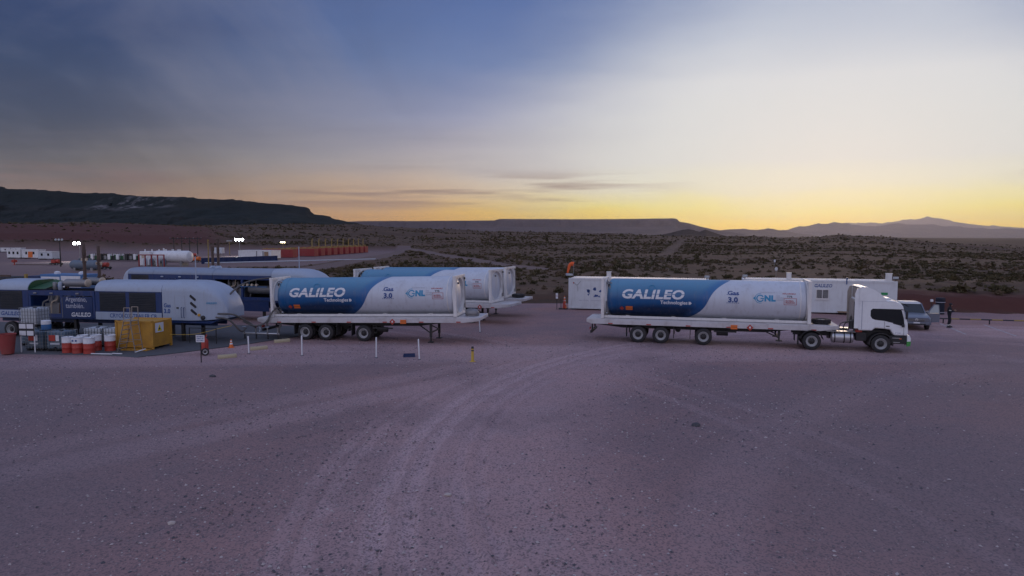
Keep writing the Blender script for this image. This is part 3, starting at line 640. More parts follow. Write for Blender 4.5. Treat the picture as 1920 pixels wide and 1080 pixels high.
def trailer(label, loc, hz, nose=0.0, axles=(3.2, 4.58, 7.1), legs=True, plates=((9.05, 'diamond'), (9.75, 'orange')), legx=11.4, L=14.6):
    root = empty('flatbed_trailer', label, 'trailer', loc, hz, 'flatbed tank trailers')
    zo = math.sin(nose) * axles[0]; tl, tr = (0, 0, -zo), (0, -nose, 0)
    dk = MB().prism([(0, 1.20), (.25, 1.12), (L-.55, 1.12), (L, 1.22), (L, 1.42), (0, 1.42)], -1.22, 1.22)
    d = dk.build('deck', 'deck_white', root, bevel=.015, loc=tl, rot=tr)
    for s in (-1, 1):
        MB().prism([(0, 1.22), (.3, 1.10), (L-1.0, 1.10), (L-.35, 1.20), (L-.35, 1.39), (0, 1.39)], s*1.222, s*1.262).build('side_beam', 'deck_white', d, bevel=.01)
        MB().box(.1, L-.7, s*1.12-.03, s*1.12+.03, 1.422, 1.455).build('rub_rail', 'deck_white', d)
    for k in range(6):
        x = 1.5 + k*2.35; MB().box(x-.14, x+.14, -1.275, -1.263, 1.12, 1.18).build('side_reflector', 'red_paint', d)
    for k in range(12):
        x = .6 + k*1.18; MB().box(x-.04, x+.04, -1.2, 1.2, 1.424, 1.436).build('cross_member', 'deck_white', d)
    for s in (-.45, .45):
        MB().prism([(.2, 1.118), (L-1.2, 1.118), (L-2.6, 1.0), (L-4, .82), (2.2, .82), (.5, 1.0)], s-.07, s+.07).build('chassis_beam', 'black_steel', root, loc=tl, rot=tr)
    for i, x in enumerate(axles):
        MB().tube([(x, -1.0, .52), (x, 1.0, .52)], .075, 10).build('axle', 'black_steel', root)
        for s in (-1, 1):
            wheel(root, (x, s*1.07, .51), side=s); wheel(root, (x, s*.74, .51), side=s)
        MB().box(x-.5, x+.5, -.62, -.5, .62, .70).build('leaf_spring', 'black_steel', root)
    for x in (axles[0]-.72, axles[1]+.76, axles[2]-.78):
        for s in (-1, 1): MB().box(x-.015, x+.015, s*.92-.3, s*.92+.3, .35, 1.08).build('mud_flap', 'rubber', root)
    MB().box(.22, .34, -1.15, 1.15, .50, .66).build('bumper_bar', 'black_steel', root, bevel=.01)
    for s in (-1, 1):
        MB().box(.24, .32, s*.6-.05, s*.6+.05, .66, 1.12).build('bumper_hanger', 'black_steel', root)
        MB().box(.18, .222, s*.95-.16, s*.95+.16, .72, .86).build('tail_light', 'red_paint', root)
    MB().tube([(axles[1]+1.0, -.25, .78), (axles[1]+1.0, .7, .78)], .17, 12).build('air_tank', 'black_steel', root, True)
    MB().lathe([(.001, -.35), (.16, -.33), (.16, .33), (.001, .35)], 'x', 12, (axles[2]+1.1, -.75, .72)).build('brake_reservoir', 'black_steel', root, True)
    MB().box(axles[2]+.6, axles[2]+1.9, -1.15, -1.09, .82, .90).build('side_guard', 'black_steel', root)
    rise = math.sin(nose)*(legx-axles[0])
    for s in (-1, 1):
        foot = .04 if legs else .42
        MB().box(legx-.07, legx+.07, s*.95-.07, s*.95+.07, foot+.3, 1.08+rise).box(legx-.045, legx+.045, s*.95-.045, s*.95+.045, foot, foot+.32).build('landing_leg', 'black_steel', root)
        MB().box(legx-.17, legx+.17, s*.95-.15, s*.95+.15, foot-.03, foot+.02).build('leg_foot', 'black_steel', root)
        MB().bar((legx, s*.95, .58), (legx-1.1, s*.6, 1.05+rise), .06).build('leg_brace', 'black_steel', root)
    MB().bar((legx, -.95, .62), (legx, .95, .62), .07).build('leg_cross_bar', 'black_steel', root)
    for x, k in plates:
        p = placard(d, x, 1.17, k); 
    for k in range(3):
        MB().tube([(L-.36-k*.01, -.9+.9*k, 1.26), (L+.06, -.9+.9*k, 1.26)], .05, 8).build('marker_lamp', 'aluminium', d, True)
    return root
def tank(label, loc, hz, nose=0.0, graphics=True, z0=1.46):
    root = empty('tank_container', label, 'tank container', loc, hz, 'liquefied gas tank containers', -nose)
    Lc, Rr, zc = 12.19, 1.19, 1.25
    prof = [(.001, .26), (.45, .28), (.8, .33), (1.02, .41), (1.13, .50), (Rr, .64)] + [(Rr, .9 + k) for k in range(0, 11)] + [(Rr, 11.82), (1.14, 11.92), (1.06, 11.98), (.8, 12.05), (.45, 12.10), (.001, 12.12)]
    v = MB().lathe(prof, 'x', 56, (0, 0, zc)).build('vessel', 'tank_livery', root, True)
    for x in (.98, 11.62):
        MB().lathe([(Rr+.002, x-.03), (Rr+.014, x-.02), (Rr+.014, x+.02), (Rr+.002, x+.03)], 'x', 56, (0, 0, zc)).build('weld_band', 'tank_livery' if x < 2 else 'frame_white', v, True)
    for x in (3.05, 5.1, 7.15, 9.2):
        MB().lathe([(Rr-.002, x-.022), (Rr+.004, x-.014), (Rr+.004, x+.014), (Rr-.002, x+.022)], 'x', 56, (0, 0, zc), caps=False).build('weld_seam', 'tank_livery', v, True)
    mh = MB().tube([(3.1 + .2*math.cos(a), -1.19*math.cos(.62) - .0 + .12*math.sin(a)*.9 - .02, zc + 1.19*math.sin(.62) + .15*math.sin(a)) for a in [k*math.pi/8 for k in range(17)]], .016, 6)
    mh.build('inspection_ring', 'print_cyan', v, True)
    for x in (.09, Lc-.09):
        fr = MB().box(x-.08, x+.08, -1.06, 1.06, 2.36, 2.50)
        sgn = 1 if x < 6 else -1
        # ring collar that carries the vessel inside the end frame
        n = 40; rg = []
        for rr, dx in ((1.205, sgn*-.05), (1.205, sgn*.14), (1.10, sgn*.14), (1.10, sgn*-.05)): rg.append([(x+dx, rr*math.cos(2*math.pi*k/n), zc+rr*math.sin(2*math.pi*k/n)*.985) for k in range(n)])
        fs = MB().loft(rg + [rg[0]], True, False)
        f = fr.build('end_frame', 'frame_white', root, bevel=.012); MB().box(x-.08, x+.08, -1.06, 1.06, 0, .16).build('bottom_beam', 'frame_white', f, bevel=.012); fs.build('frame_collar', 'frame_white', f, True)
        for s in (-1, 1):
            MB().box(x-.09, x+.09, s*1.14-.08, s*1.14+.08, 0.0, 2.5).build('corner_post', 'frame_white', f, bevel=.012)
            for zq in (.0, 2.38): MB().box(x-.095, x+.095, s*1.14-.086, s*1.14+.086, zq+.002, zq+.118).build('corner_casting', 'frame_white', f, bevel=.01)
            for z0_, z1_ in ((.16, .62), (2.36, 1.9)):
                pl = MB().add([(x-.03, s*1.06, z0_), (x-.03, s*.60, z0_), (x-.03, s*1.06, z1_), (x+.03, s*1.06, z0_), (x+.03, s*.60, z0_), (x+.03, s*1.06, z1_)], [(0,1,2), (5,4,3), (0,3,4,1), (1,4,5,2), (2,5,3,0)])
                pl.build('gusset', 'frame_white', f)
    for s in (-1, 1): MB().box(.18, Lc-.18, s*.98-.06, s*.98+.06, .02, .17).build('bottom_rail', 'frame_white', root, bevel=.01)
    for x in (1.6, 4.4, 7.4, 10.4): MB().box(x-.12, x+.12, -.6, .6, .03, .16).build('saddle', 'frame_white', root)
    # valves and pipework at the rear end, ladder and lashing gear at the front end
    vb = MB().box(.19, .40, -.5, .5, .3, 1.0).build('valve_cabinet', 'steel_grey', root, bevel=.02)
    MB().tube(spline([(.3, -.75, 2.2), (.5, -.9, 2.0), (.55, -.95, 1.6)], 4), .05, 8).tube(spline([(.3, -.6, 2.25), (.62, -.72, 2.15), (.62, -.8, 1.9)], 4), .04, 8).build('vent_pipe', 'steel_grey', root, True)
    MB().lathe([(.1, -.05), (.1, .05)], 'x', 12, (.45, -.85, 2.05)).build('valve_wheel', 'black_steel', root)
    MB().box(Lc-.02, Lc+.06, 1.02, 1.16, 2.18, 2.30).build('twist_handle', 'black_steel', root)
    MB().box(Lc-.02, Lc+.05, 1.0, 1.14, .36, .62).build('drain_box', 'steel_grey', root)
    MB().bar((Lc+.02, 1.08, .6), (Lc+.02, 1.08, 2.2), .04).build('drain_pipe', 'steel_grey', root)
    MB().tube([(Lc-.16, -.1, 2.0), (Lc-.04, -.1, 2.0)], .07, 8).build('gauge', 'steel_grey', root)
    if graphics:
        cut = .06
        wrap('brand_lettering', 'print_white', v, [(glyphs('GALILEO', .78, .03, .18, (.255, .29), cut, 3.75), 1.30, 1.30)], Rr, zc)
        wrap('sub_lettering', 'print_white', v, [(glyphs('Technologies', .30, .008, 0, None, cut, 1.62), 3.62, .98), ([(0, 0), (.10, 0), (.19, .09), (.10, .18), (0, .18)], [(0, 1, 2, 3, 4)]) and (([(0, 0), (.10, 0), (.19, .09), (.10, .18), (0, .18)], [(0, 1, 2, 3, 4)]), 5.30, .97)], Rr, zc)
        wrap('slogan_lettering', 'print_blue', v, [(glyphs('Gas', .36, .012, 0, None, cut, .64), 7.55, 1.62), (glyphs('3.0', .40, .02, 0, None, cut, .56), 7.58, 1.20)]
             + [(rect2(0, .05, 0, .05), 7.50 + .11*(k % 7), 1.12 + .5*(k // 7)) for k in range(14)], Rr, zc)
        ring = lambda r1, r0, a0, a1, n=16: ([(r1*math.cos(a0+(a1-a0)*k/n), r1*math.sin(a0+(a1-a0)*k/n)) for k in range(n+1)] + [(r0*math.cos(a0+(a1-a0)*k/n), r0*math.sin(a0+(a1-a0)*k/n)) for k in range(n+1)], [(k, k+1, n+2+k, n+1+k) for k in range(n)])
        wrap('emblem', 'print_cyan', v, [(ring(.22, .15, .5, 5.9), 9.38, 1.46), (ring(.30, .27, 1.4, 5.0), 9.38, 1.46), (rect2(0, .2, 0, .06), 9.40, 1.42), (([(0, 0), (.16, .14), (.16, -.14)], [(0, 1, 2)]), 8.98, 1.46)], Rr, zc)
        wrap('gas_lettering', 'print_cyan', v, [(glyphs('NL', .46, .03, 0, None, cut, .62), 9.62, 1.31)], Rr, zc)
        wrap('caption_lettering', 'print_grey', v, [(glyphs('TRANSPORTE DE', .10, .002, 0, None, 0, .85), 9.35, 1.78), (glyphs('GAS\nNATURAL\nLICUADO', .12, .003, 0, None, 0, .42), 10.30, 1.58)], Rr, zc)
        wrap('red_lettering', 'print_red', v, [(glyphs('INFLAMABLE', .12, .003, 0, None, 0, .72), 10.62, 1.72), (glyphs('MATERIAL\nPELIGROSO', .11, .004, 0, None, 0, .52), 10.78, 1.30),
             (rect2(0, .70, 0, .025), 10.69, 1.10), (rect2(0, .70, 0, .025), 10.69, 1.47), (rect2(0, .025, 0, .37, .1), 10.69, 1.11), (rect2(0, .025, 0, .37, .1), 11.365, 1.11)], Rr, zc)
        wrap('code_lettering', 'print_black', v, [(glyphs('T75', .16, .006, 0, None, 0, .30), 10.85, 1.53)], Rr, zc)
        wrap('fire_diamond', 'red_paint', v, [(([(-.15, 0), (0, -.15), (.15, 0), (0, .15)], [(0, 1, 2, 3)]), 1.28, .62)], Rr, zc, .02)
        wrap('orange_plate', 'orange', v, [(rect2(0, .42, 0, .28, .07), 1.52, .5)], Rr, zc, .02)
        wrap('plate_rule', 'print_black', v, [(rect2(.02, .40, .13, .15), 1.52, .5)], Rr, zc, .024)
    return root
HA, HB, HC, HD = R(-15.2), R(-9.5), R(-22), R(-19)
NB = R(1.15)
def on(o, h, x, y=0): return (o[0] + x*math.cos(h) - y*math.sin(h), o[1] + x*math.sin(h) + y*math.cos(h))
OA, OB, OC, OD = (5.02, 43.93), (-16.1, 44.75), (-13.24, 56.84), (-12.45, 60.7)
trailer('white flatbed trailer coupled behind the white tractor truck, carrying a blue and white tank', OA + (0,), HA, 0, legs=False, plates=((8.85, 'orange'), (9.75, 'diamond')))
tank('blue and white tank on the trailer coupled to the white truck', on(OA, HA, .9) + (1.46,), HA)
def deckz(nose, x): return 1.46 + math.sin(nose)*(x - 3.2)
trailer('uncoupled white flatbed trailer standing on landing legs beside the hoses, nearest of the parked three', OB + (0,), HB, NB)
tank('blue and white tank on the parked trailer whose rear is fed by the hoses', on(OB, HB, .9) + (deckz(NB, .9),), HB, NB)
NC = R(.7)
trailer('uncoupled flatbed trailer in the middle of the three parked side by side', OC + (0,), HC, NC, plates=((12.2, 'diamond'),))
tank('tank half hidden behind the hose-fed one, its white end frame facing the open yard', on(OC, HC, .9) + (deckz(NC, .9),), HC, NC)
trailer('hindmost flatbed trailer of the parked three, spare tyre on its nose', OD + (0,), HD, NC, plates=())
tank('hindmost blue and white tank of the three parked side by side', on(OD, HD, .9) + (deckz(NC, .9),), HD, NC)
def spare(label, p, z, r=.5):
    o = MB().lathe([(r*.55, -.13), (r*.9, -.14), (r, -.08), (r, .08), (r*.9, .14), (r*.55, .13)], 'z', 28, caps=False)
    root = o.build('spare_tyre', 'rubber', None, True, loc=(p[0], p[1], z)); tag(root, label, 'tyre', 'spare tyres lying on trailer noses')
    MB().lathe([(r*.56, .10), (r*.5, .06), (r*.2, .05), (.001, .05)], 'z', 20).build('rim', 'rim_grey', root, True)
    tr = MB()
    for k in range(28):
        a = 2*math.pi*k/28; tr.cbox((r*1.0*math.cos(a), r*1.0*math.sin(a), 0), (.05, .05, .22))
    tr.build('tread', 'rubber', root)['kind'] = 'stuff'
spare('black spare tyre lying on the trailer nose just behind the truck cab', on(OA, HA, 13.75, -.45), 1.59)
spare('black spare tyre lying on the nose of the hindmost parked trailer', on(OD, HD, 13.75, -.1), deckz(NC, 13.7) + .13)
cb = empty('cargo_cover', 'grey lumpy cover bundled on the nose of the hose-fed parked trailer', 'cover', on(OB, HB, 13.85, -.3) + (deckz(NB, 13.85) - .02,), HB)
rings = []
for z_, s_ in ((0, 1), (.16, 1.03), (.3, .95), (.40, .7), (.44, .3)):
    rings.append([(s_*(.42+.05*math.sin(3*a+z_*9))*math.cos(a), s_*(.33+.04*math.cos(2*a))*math.sin(a), z_ + .02*math.sin(4*a)) for a in [2*math.pi*k/20 for k in range(20)]])
MB().loft(rings).build('sheet', 'steel_grey', cb, True)
MB().tube([(.43*math.cos(a), .345*math.sin(a), .12) for a in [2*math.pi*k/20 for k in range(21)]], .012, 6).build('tie_rope', 'hose', cb)

# ---------------------------------------------------------------- tractor truck
tk = empty('tractor_truck', 'white day-cab tractor truck with roof fairing coupled to the tank trailer', 'truck', (17.66, 40.28, 0), R(-16.3))
for s in (-.42, .42): MB().box(-.95, 4.6, s-.045, s+.045, .78, 1.02).build('frame_rail', 'black_steel', tk)
for x in (-.8, .9, 2.0): MB().box(x-.05, x+.05, -.374, .374, .80, 1.0).build('cross_member', 'black_steel', tk)
for x in (0, 3.6):
    MB().tube([(x, -.95, .5), (x, .95, .5)], .08, 10).build('axle', 'black_steel', tk)
    for s in (-1, 1):
        wheel(tk, (x, s*1.06, .51), side=s)
        if x == 0: wheel(tk, (x, s*.73, .51), side=s)
def arch(x0, r, y0, y1, a0, a1, th, name, mat, zc=.51):
    A = [a0 + (a1-a0)*k/16 for k in range(17)]; po = [(x0+r*math.cos(a), zc+r*math.sin(a)) for a in A] + [(x0+(r-th)*math.cos(a), zc+(r-th)*math.sin(a)) for a in reversed(A)]
    b = MB(); n = len(po)
    vs = [(p[0], y0, p[1]) for p in po] + [(p[0], y1, p[1]) for p in po]; fs = []
    for k in range(n): fs.append((k, n+k, n+(k+1) % n, (k+1) % n))
    for k in range(16): fs += [(k, k+1, n-2-k, n-1-k), (n+k+1, n+k, 2*n-1-k, 2*n-2-k)]
    return b.add(vs, fs).build(name, mat, tk, True)
for s in (-1, 1):
    arch(0, .64, s*.60, s*1.25, R(12), R(168), .03, 'mudguard', 'black_steel')
    arch(3.6, .63, s*.75, s*1.24, R(-8), R(186), .06, 'mudguard', 'black_steel')
    MB().box(-.72, -.70, s*.92-.3, s*.92+.3, .25, .75).build('mud_flap', 'rubber', tk)
# cab: lower shell, upper shell with pillars, glass set into it
cabp = [(2.42, 1.24), (3.12, 1.24), (3.28, 1.40), (4.05, 1.34), (4.24, 1.02), (4.90, 1.02), (4.95, 1.2), (4.92, 1.72), (4.80, 2.10), (4.66, 2.66), (4.50, 2.86), (4.1, 2.96), (2.42, 2.98)]
cab_o = MB().prism(cabp, -1.20, 1.20).build('cab', 'cab_white', tk, bevel=.07)
for s in (-1, 1):
    f = s*1.2
    MB().prism([(3.02, 2.08), (3.10, 1.94), (3.26, 1.87), (3.7, 1.83), (4.62, 1.62), (4.74, 1.66), (4.70, 1.98), (4.56, 2.5), (3.12, 2.5), (3.02, 2.40)], f-.006, f+.012).build('side_window', 'glass_dark', cab_o)
    MB().box(3.94, 3.98, f-.004, f+.018, 1.76, 2.5).build('window_pillar', 'print_black', cab_o)
    MB().prism([(4.16, 1.68), (4.66, 1.56), (4.67, 1.60), (4.2, 1.73)], f-.004, f+.02).build('window_trim', 'print_black', cab_o)
    for (x0, z0, x1, z1) in ((3.74, 1.36, 3.74, 1.80), (4.72, 1.04, 4.72, 1.62)): MB().bar((x0, f+s*.003, z0), (x1, f+s*.003, z1), .012, .012).build('door_seam', 'print_black', cab_o)
    MB().box(3.82, 4.0, f-.03*s-.012, f-.03*s+.05*s+.012, 1.50, 1.55).build('door_handle', 'print_black', cab_o)
    MB().bar((4.55, f, 2.5), (4.80, s*1.36, 2.46), .03).build('mirror_arm', 'print_black', cab_o)
    MB().cbox((4.80, s*1.38, 2.20), (.12, .09, .46)).build('mirror', 'print_black', cab_o, bevel=.025)
    MB().cbox((4.66, s*1.30, 1.60), (.14, .10, .18)).build('mirror', 'print_black', cab_o, bevel=.02)
    MB().box(4.02, 4.9, s*1.05-.14, s*1.05+.14, .55, 1.0).build('step_well', 'black_steel', cab_o, bevel=.02)
    for zq in (.62, .86): MB().box(4.15, 4.55, s*1.18-.03, s*1.18+.03, zq, zq+.03).build('step', 'aluminium', cab_o)
    MB().cbox((4.58, s*1.196, .84), (.10, .02, .05)).build('side_marker', 'orange', cab_o)
    # hollow roof fairing: two wings and a curved skin
    wing = [(2.43, 2.80), (2.45, 3.64), (2.56, 3.71), (2.86, 3.67), (3.18, 3.55), (3.46, 3.37), (3.68, 3.15), (3.90, 2.80)]
    MB().prism(wing, s*1.13, s*1.203).build('fairing_wing', 'cab_white', cab_o)
    MB().prism([(2.20, 1.35), (2.43, 1.35), (2.43, 3.64), (2.30, 3.60), (2.20, 3.3)], s*1.15-.02, s*1.15+.02).build('side_deflector', 'cab_white' if s < 0 else 'beige_panel', cab_o)
sk = [(2.46, 3.67), (2.56, 3.72), (2.86, 3.68), (3.18, 3.56), (3.46, 3.38), (3.68, 3.16), (3.82, 2.96)]
MB().loft([[(p[0], y_, p[1]) for p in sk] + [(p[0]-.01, y_, p[1]-.03) for p in reversed(sk)] for y_ in (-1.13, 1.13)]).build('fairing_skin', 'cab_white', cab_o, True)
MB().box(2.30, 2.40, -1.08, 1.08, 1.3, 2.9).build('rear_wall', 'beige_panel', cab_o)
MB().box(2.47, 2.51, -1.12, 1.12, 2.98, 3.58).build('fairing_back', 'beige_panel', cab_o)
MB().prism([(3.84, 2.98), (3.88, 3.07), (4.12, 3.06), (4.3, 2.955)], -.55, .55).build('roof_hatch', 'cab_white', cab_o, bevel=.02)
MB().add([(4.965-.045, -1.06, 1.74), (4.965-.045, 1.06, 1.74), (4.695, 1.0, 2.62), (4.695, -1.0, 2.62)], [(0, 1, 2, 3)]).build('windscreen', 'glass_dark', cab_o)
MB().prism([(4.60, 2.78), (4.94, 2.62), (4.96, 2.66), (4.64, 2.84)], -1.1, 1.1).build('sun_visor', 'glass_dark', cab_o)
MB().prism([(4.9, .44), (5.06, .50), (5.10, .86), (5.02, 1.06), (4.9, 1.06)], -1.22, 1.22).build('front_bumper', 'cab_white', cab_o, bevel=.03)
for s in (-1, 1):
    MB().prism([(4.88, .42), (5.07, .48), (5.09, .72), (4.88, .70)], s*1.225, s*1.245).build('bumper_glint', 'bumper_green', cab_o)  # added plate, green reflection on the bumper tip painted as colour
    MB().cbox((5.085, s*.92, .82), (.03, .42, .16)).build('headlight', 'lens', cab_o, bevel=.01)
for k in range(4): MB().box(4.945, 4.99, -.85, .85, 1.18 + k*.12, 1.25 + k*.12).build('grille_bar', 'print_black', cab_o)
MB().box(2.7, 4.3, -.72, .72, .72, 1.235).build('engine_bay', 'black_steel', tk)
# interior things the side glass shows
MB().box(3.5, 3.9, -.75, -.3, 1.7, 2.35).build('seat', 'bumper_green', cab_o)
for s in (-1, 1):
    MB().bar((4.96, s*.15, 1.76), (4.84, s*.75, 2.12), .02, .02).build('wiper', 'print_black', cab_o)
    MB().box(2.56, 2.60, s*1.2-.006, s*1.2+.006, 1.3, 2.9).build('panel_seam', 'print_grey', cab_o)
    MB().box(2.42, 4.3, s*1.203-.004, s*1.203+.004, 2.90, 2.915).build('roof_seam', 'print_grey', cab_o)
    MB().tube([(3.64, s*1.23, 1.55), (3.64, s*1.26, 1.6), (3.64, s*1.26, 2.3), (3.64, s*1.23, 2.35)], .016, 6).build('grab_handle', 'print_black', cab_o, True) if s > 0 else None
# chassis furniture
for s in (-1, 1):
    tkx = MB().lathe([(.001, 1.06), (.28, 1.07), (.325, 1.12), (.325, 2.16), (.28, 2.21), (.001, 2.22)], 'x', 24, (0, s*.86, .78)).build('fuel_tank', 'aluminium', tk, True)
    for x in (1.22, 1.72, 2.05): MB().lathe([(.33, x-.03), (.338, x-.03), (.338, x+.03), (.33, x+.03)], 'x', 24, (0, s*.86, .78)).build('strap', 'black_steel', tkx)
    MB().box(.78, 2.3, s*.86-.3, s*.86+.3, 1.115, 1.135).build('catwalk', 'aluminium', tk)
MB().cbox((2.62, -.75, .86), (.55, .55, .5)).build('battery_box', 'black_steel', tk, bevel=.03)
MB().cbox((2.50, -.8, 1.16), (.34, .3, .16)).build('air_unit', 'red_paint', tk, bevel=.02)
MB().prism([(-.5, 1.04), (.55, 1.04), (.45, 1.09), (-.6, 1.09)], -.42, .42).build('fifth_wheel', 'black_steel', tk)
for k, (px_, zt) in enumerate(((1.55, 1.52), (1.8, 1.5), (2.12, 1.9))):
    MB().tube(spline([(px_, -.3+.2*k, 1.05), (px_+.12, -.3+.2*k, zt), (2.28, -.3+.2*k, 1.7), (2.34, -.2+.2*k, 2.2)], 6), .03, 7).build('air_line', 'hose', tk, True)
MB().tube([(2.26, -.95, 1.2), (2.26, -.95, 2.85)], .065, 10).build('snorkel', 'black_steel', tk, True)
MB().lathe([(.001, 1.25), (.17, 1.27), (.17, 1.72), (.001, 1.75)], 'z', 16, (2.16, -.8, 0)).build('air_filter', 'black_steel', tk, True)
flat('model_lettering', 'print_grey', cab_o, [(glyphs('P 340', .12, .002), 4.3, 1.12)], -1.2, .006)
# a coiled green cable seen through the cab side glass stays inside the seat part
# ================================================================== liquefaction units
def sect(x, zt, zs, zb, w, tuck=0.0):
    """cross-section ring of the rounded housing: flat sides, round shoulders"""
    pts = [(-w, zb), (-w, zs)]
    for k in range(1, 8):
        a = math.pi/2*k/8; pts.append((-w + (w*.62)*(1-math.cos(a)), zs + (zt-zs)*math.sin(a)))
    pts += [(-w*.38, zt)]; m = pts[:]
    return [(x, p[0], p[1]) for p in m] + [(x, -p[0], p[1]) for p in reversed(m)]
def roofring(x, zt, zs, w):
    return [p for p in sect(x, zt, zs, zs - .04, w)]
def unit(label, loc, hz, Ls, opened, first):
    root = empty('liquefaction_unit', label, 'gas unit', loc, hz, 'trailer-mounted gas liquefaction units')
    x0 = 0; xs = [0]
    for l in Ls: xs.append(xs[-1] + l)
    w, zs, zt, zb = 1.30, (3.15 if first else 3.30), 3.74, 1.37
    L = xs[-1]
    # underframe
    for s in (-.5, .5): MB().box(.4, L-1.0, s-.08, s+.08, .98, zb-.02).build('frame_beam', 'deep_blue', root)
    MB().box(.2, L-.9, -w+.02, w-.02, zb-.1, zb-.01).build('floor_pan', 'deep_blue', root, bevel=.02)
    for x in (1.6, 2.9, 4.2):
        MB().tube([(x, -1, .5), (x, 1, .5)], .07, 8).build('axle', 'black_steel', root)
        for s in (-1, 1): wheel(root, (x, s*1.02, .51), side=s)
    for x in (6.4, 9.6, L-5.2, L-3.0):
        for s in (-1, 1):
            MB().box(x-.09, x+.09, s*1.0-.09, s*1.0+.09, .02, zb-.1).build('support_leg', 'black_steel', root)
            MB().box(x-.2, x+.2, s*1.0-.2, s*1.0+.2, .01, .05).build('leg_foot', 'black_steel', root)
    if not first:
        MB().box(1.0, L-4.6, -w+.03, -w+.09, .5, zb-.105).build('under_skirt', 'deep_blue', root)
        MB().box(1.0, L-4.6, w-.09, w-.03, .5, zb-.105).build('under_skirt', 'deep_blue', root)
    # rounded tail
    tail = [sect(xs[1], zt, zs, zb, w)]
    for k in range(1, 6):
        a = k/5; q = math.sqrt(max(0, 1-(a*.93)**2)); tail.append(sect(xs[1]*(1-a), zb+.9+(zt-zb-.9)*q, zb+.6+(zs-zb-.6)*q, zb+.05*a, w*(.8+.2*q)))
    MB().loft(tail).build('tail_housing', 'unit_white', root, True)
    # sections
    for i in range(1, len(Ls)-1):
        a, b = xs[i]+.015, xs[i+1]-.015
        if not (opened and i == 2):
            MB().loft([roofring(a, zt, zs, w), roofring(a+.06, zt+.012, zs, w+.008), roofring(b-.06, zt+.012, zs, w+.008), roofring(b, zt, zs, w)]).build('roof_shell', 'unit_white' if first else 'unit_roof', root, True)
        if i in (1, 3) and not (i == 3 and not first):
            MB().box(a, b, -w, w, zb, zs-.045).build('side_housing', 'unit_blue', root, bevel=.015)
            npan = 2 if i == 3 else 1
            ww = (b-a-.5)/npan
            for k in range(npan):
                u0 = a+.25+k*ww+.08; u1 = u0+ww-.26
                zl = 1.86
                p = MB().box(u0, u1, -w-.012, -w+.02, zl, zs-.1).build('louvre_panel', 'dark_louvre', root)
                for m in range(10):
                    zq = zl+.06+m*(zs-.2-zl)/10; MB().prism([(0, 0), (.001, 0)], 0, 0) if False else None
                    MB().add([(u0+.03, -w-.014, zq), (u1-.03, -w-.014, zq), (u1-.03, -w-.035, zq+.03), (u0+.03, -w-.035, zq+.03), (u0+.03, -w-.014, zq+.045), (u1-.03, -w-.014, zq+.045)], [(0, 1, 2, 3), (3, 2, 5, 4)]).build('louvre_slat', 'dark_louvre', p)
            bd = MB().box(a+.02, b-.02, -w-.03, -w-.002, zb-.06, 1.80).build('white_band', 'unit_white', root, bevel=.01)
            if i == 3: flat('model_lettering', 'print_blue', bd, [(glyphs('CRYOBOX-TRAILER CB', .36, .006, 0, None, 0, 3.3), a+1.05, 1.46)], -w-.03)
            else: flat('brand_lettering', 'print_blue', bd, [(glyphs('GALILEO', .34, .012, .18, (.11, .13), 0, 1.5), a+.4, 1.46)], -w-.03)
        else:
            # open machinery bay: posts, beams, far wall, machines inside
            for s in (-1, 1):
                for x in (a+.08, b-.08) + (((a+b)/2,) if s < 0 else ()): MB().box(x-.08, x+.08, s*(w-.08)-.08, s*(w-.08)+.08, zb, zs-.05).build('bay_post', 'unit_blue', root)
                MB().box(a, b, s*(w-.07)-.08, s*(w-.07)+.08, zs-.36 if s < 0 else zs-.2, zs-.045).build('bay_beam', 'unit_blue', root)
                MB().box(a+.16, b-.16, s*(w-.07)-.06, s*(w-.07)+.06, zb, zb+.22).build('bay_sill', 'unit_blue', root)
            MB().box(a+.1, b-.1, w-.3, w-.24, zb, zs-.1).build('bay_back_wall', 'interior_dark', root)
            mid = (a+b)/2
            eng = MB().box(a+.5, mid-.3, -.6, .7, zb+.1, zb+.85).build('engine_block', 'steel_grey', root, bevel=.05)
            for k in range(4): MB().lathe([(.16, 0), (.16, .45), (.09, .55), (.001, .56)], 'z', 12, (a+.75+k*.42, -.3, zb+.85)).build('cylinder_head', 'steel_grey', eng, True)
            MB().lathe([(.001, mid+.1), (.34, mid+.15), (.34, b-.5), (.001, b-.42)], 'x', 18, (0, -.45, zb+.75)).build('receiver_vessel', 'steel_grey', root, True)
            for k in range(5):
                y_ = -.9+.1*k; xx = a+.6+.55*k
                MB().tube(spline([(xx, y_, zb+.2), (xx+.1, y_, zb+.9), (xx+.5, y_, zb+1.1), (xx+.55, y_, zs-.4)], 5), .05, 8).build('process_pipe', ('steel_grey', 'beige_cap', 'rust_pipe', 'tank_blue', 'steel_grey')[k], root, True)
            if opened:
                # closed door leaf with slogan over the half next to the louvres
                dr = MB().box(mid+.02, b-.18, -w-.02, -w+.03, zb-.05, zs-.42).build('bay_door', 'deep_blue', root, bevel=.012)
                flat('slogan_lettering', 'print_grey', dr, [(glyphs('Argentino,', .42, .006, 0, None, 0, 1.55), mid+.32, zb+1.06), (glyphs('también.', .42, .006, 0, None, 0, 1.35), mid+.32, zb+.64)], -w-.02)
                flat('brand_lettering', 'print_white', dr, [(glyphs('GALILEO', .36, .014, .18, (.115, .14), 0, 1.42), mid+.72, zb+.10)], -w-.02)
                MB().box(mid+.06, mid+.09, -w-.035, -w-.021, zb, zs-.5).build('door_edge', 'steel_grey', dr)
                for x in (a+.55, a+1.75, b-1.2): MB().cbox((x, -w-.04, zs-.22), (.24, .08, .09)).build('bulkhead_lamp', 'steel_grey', root, bevel=.02)
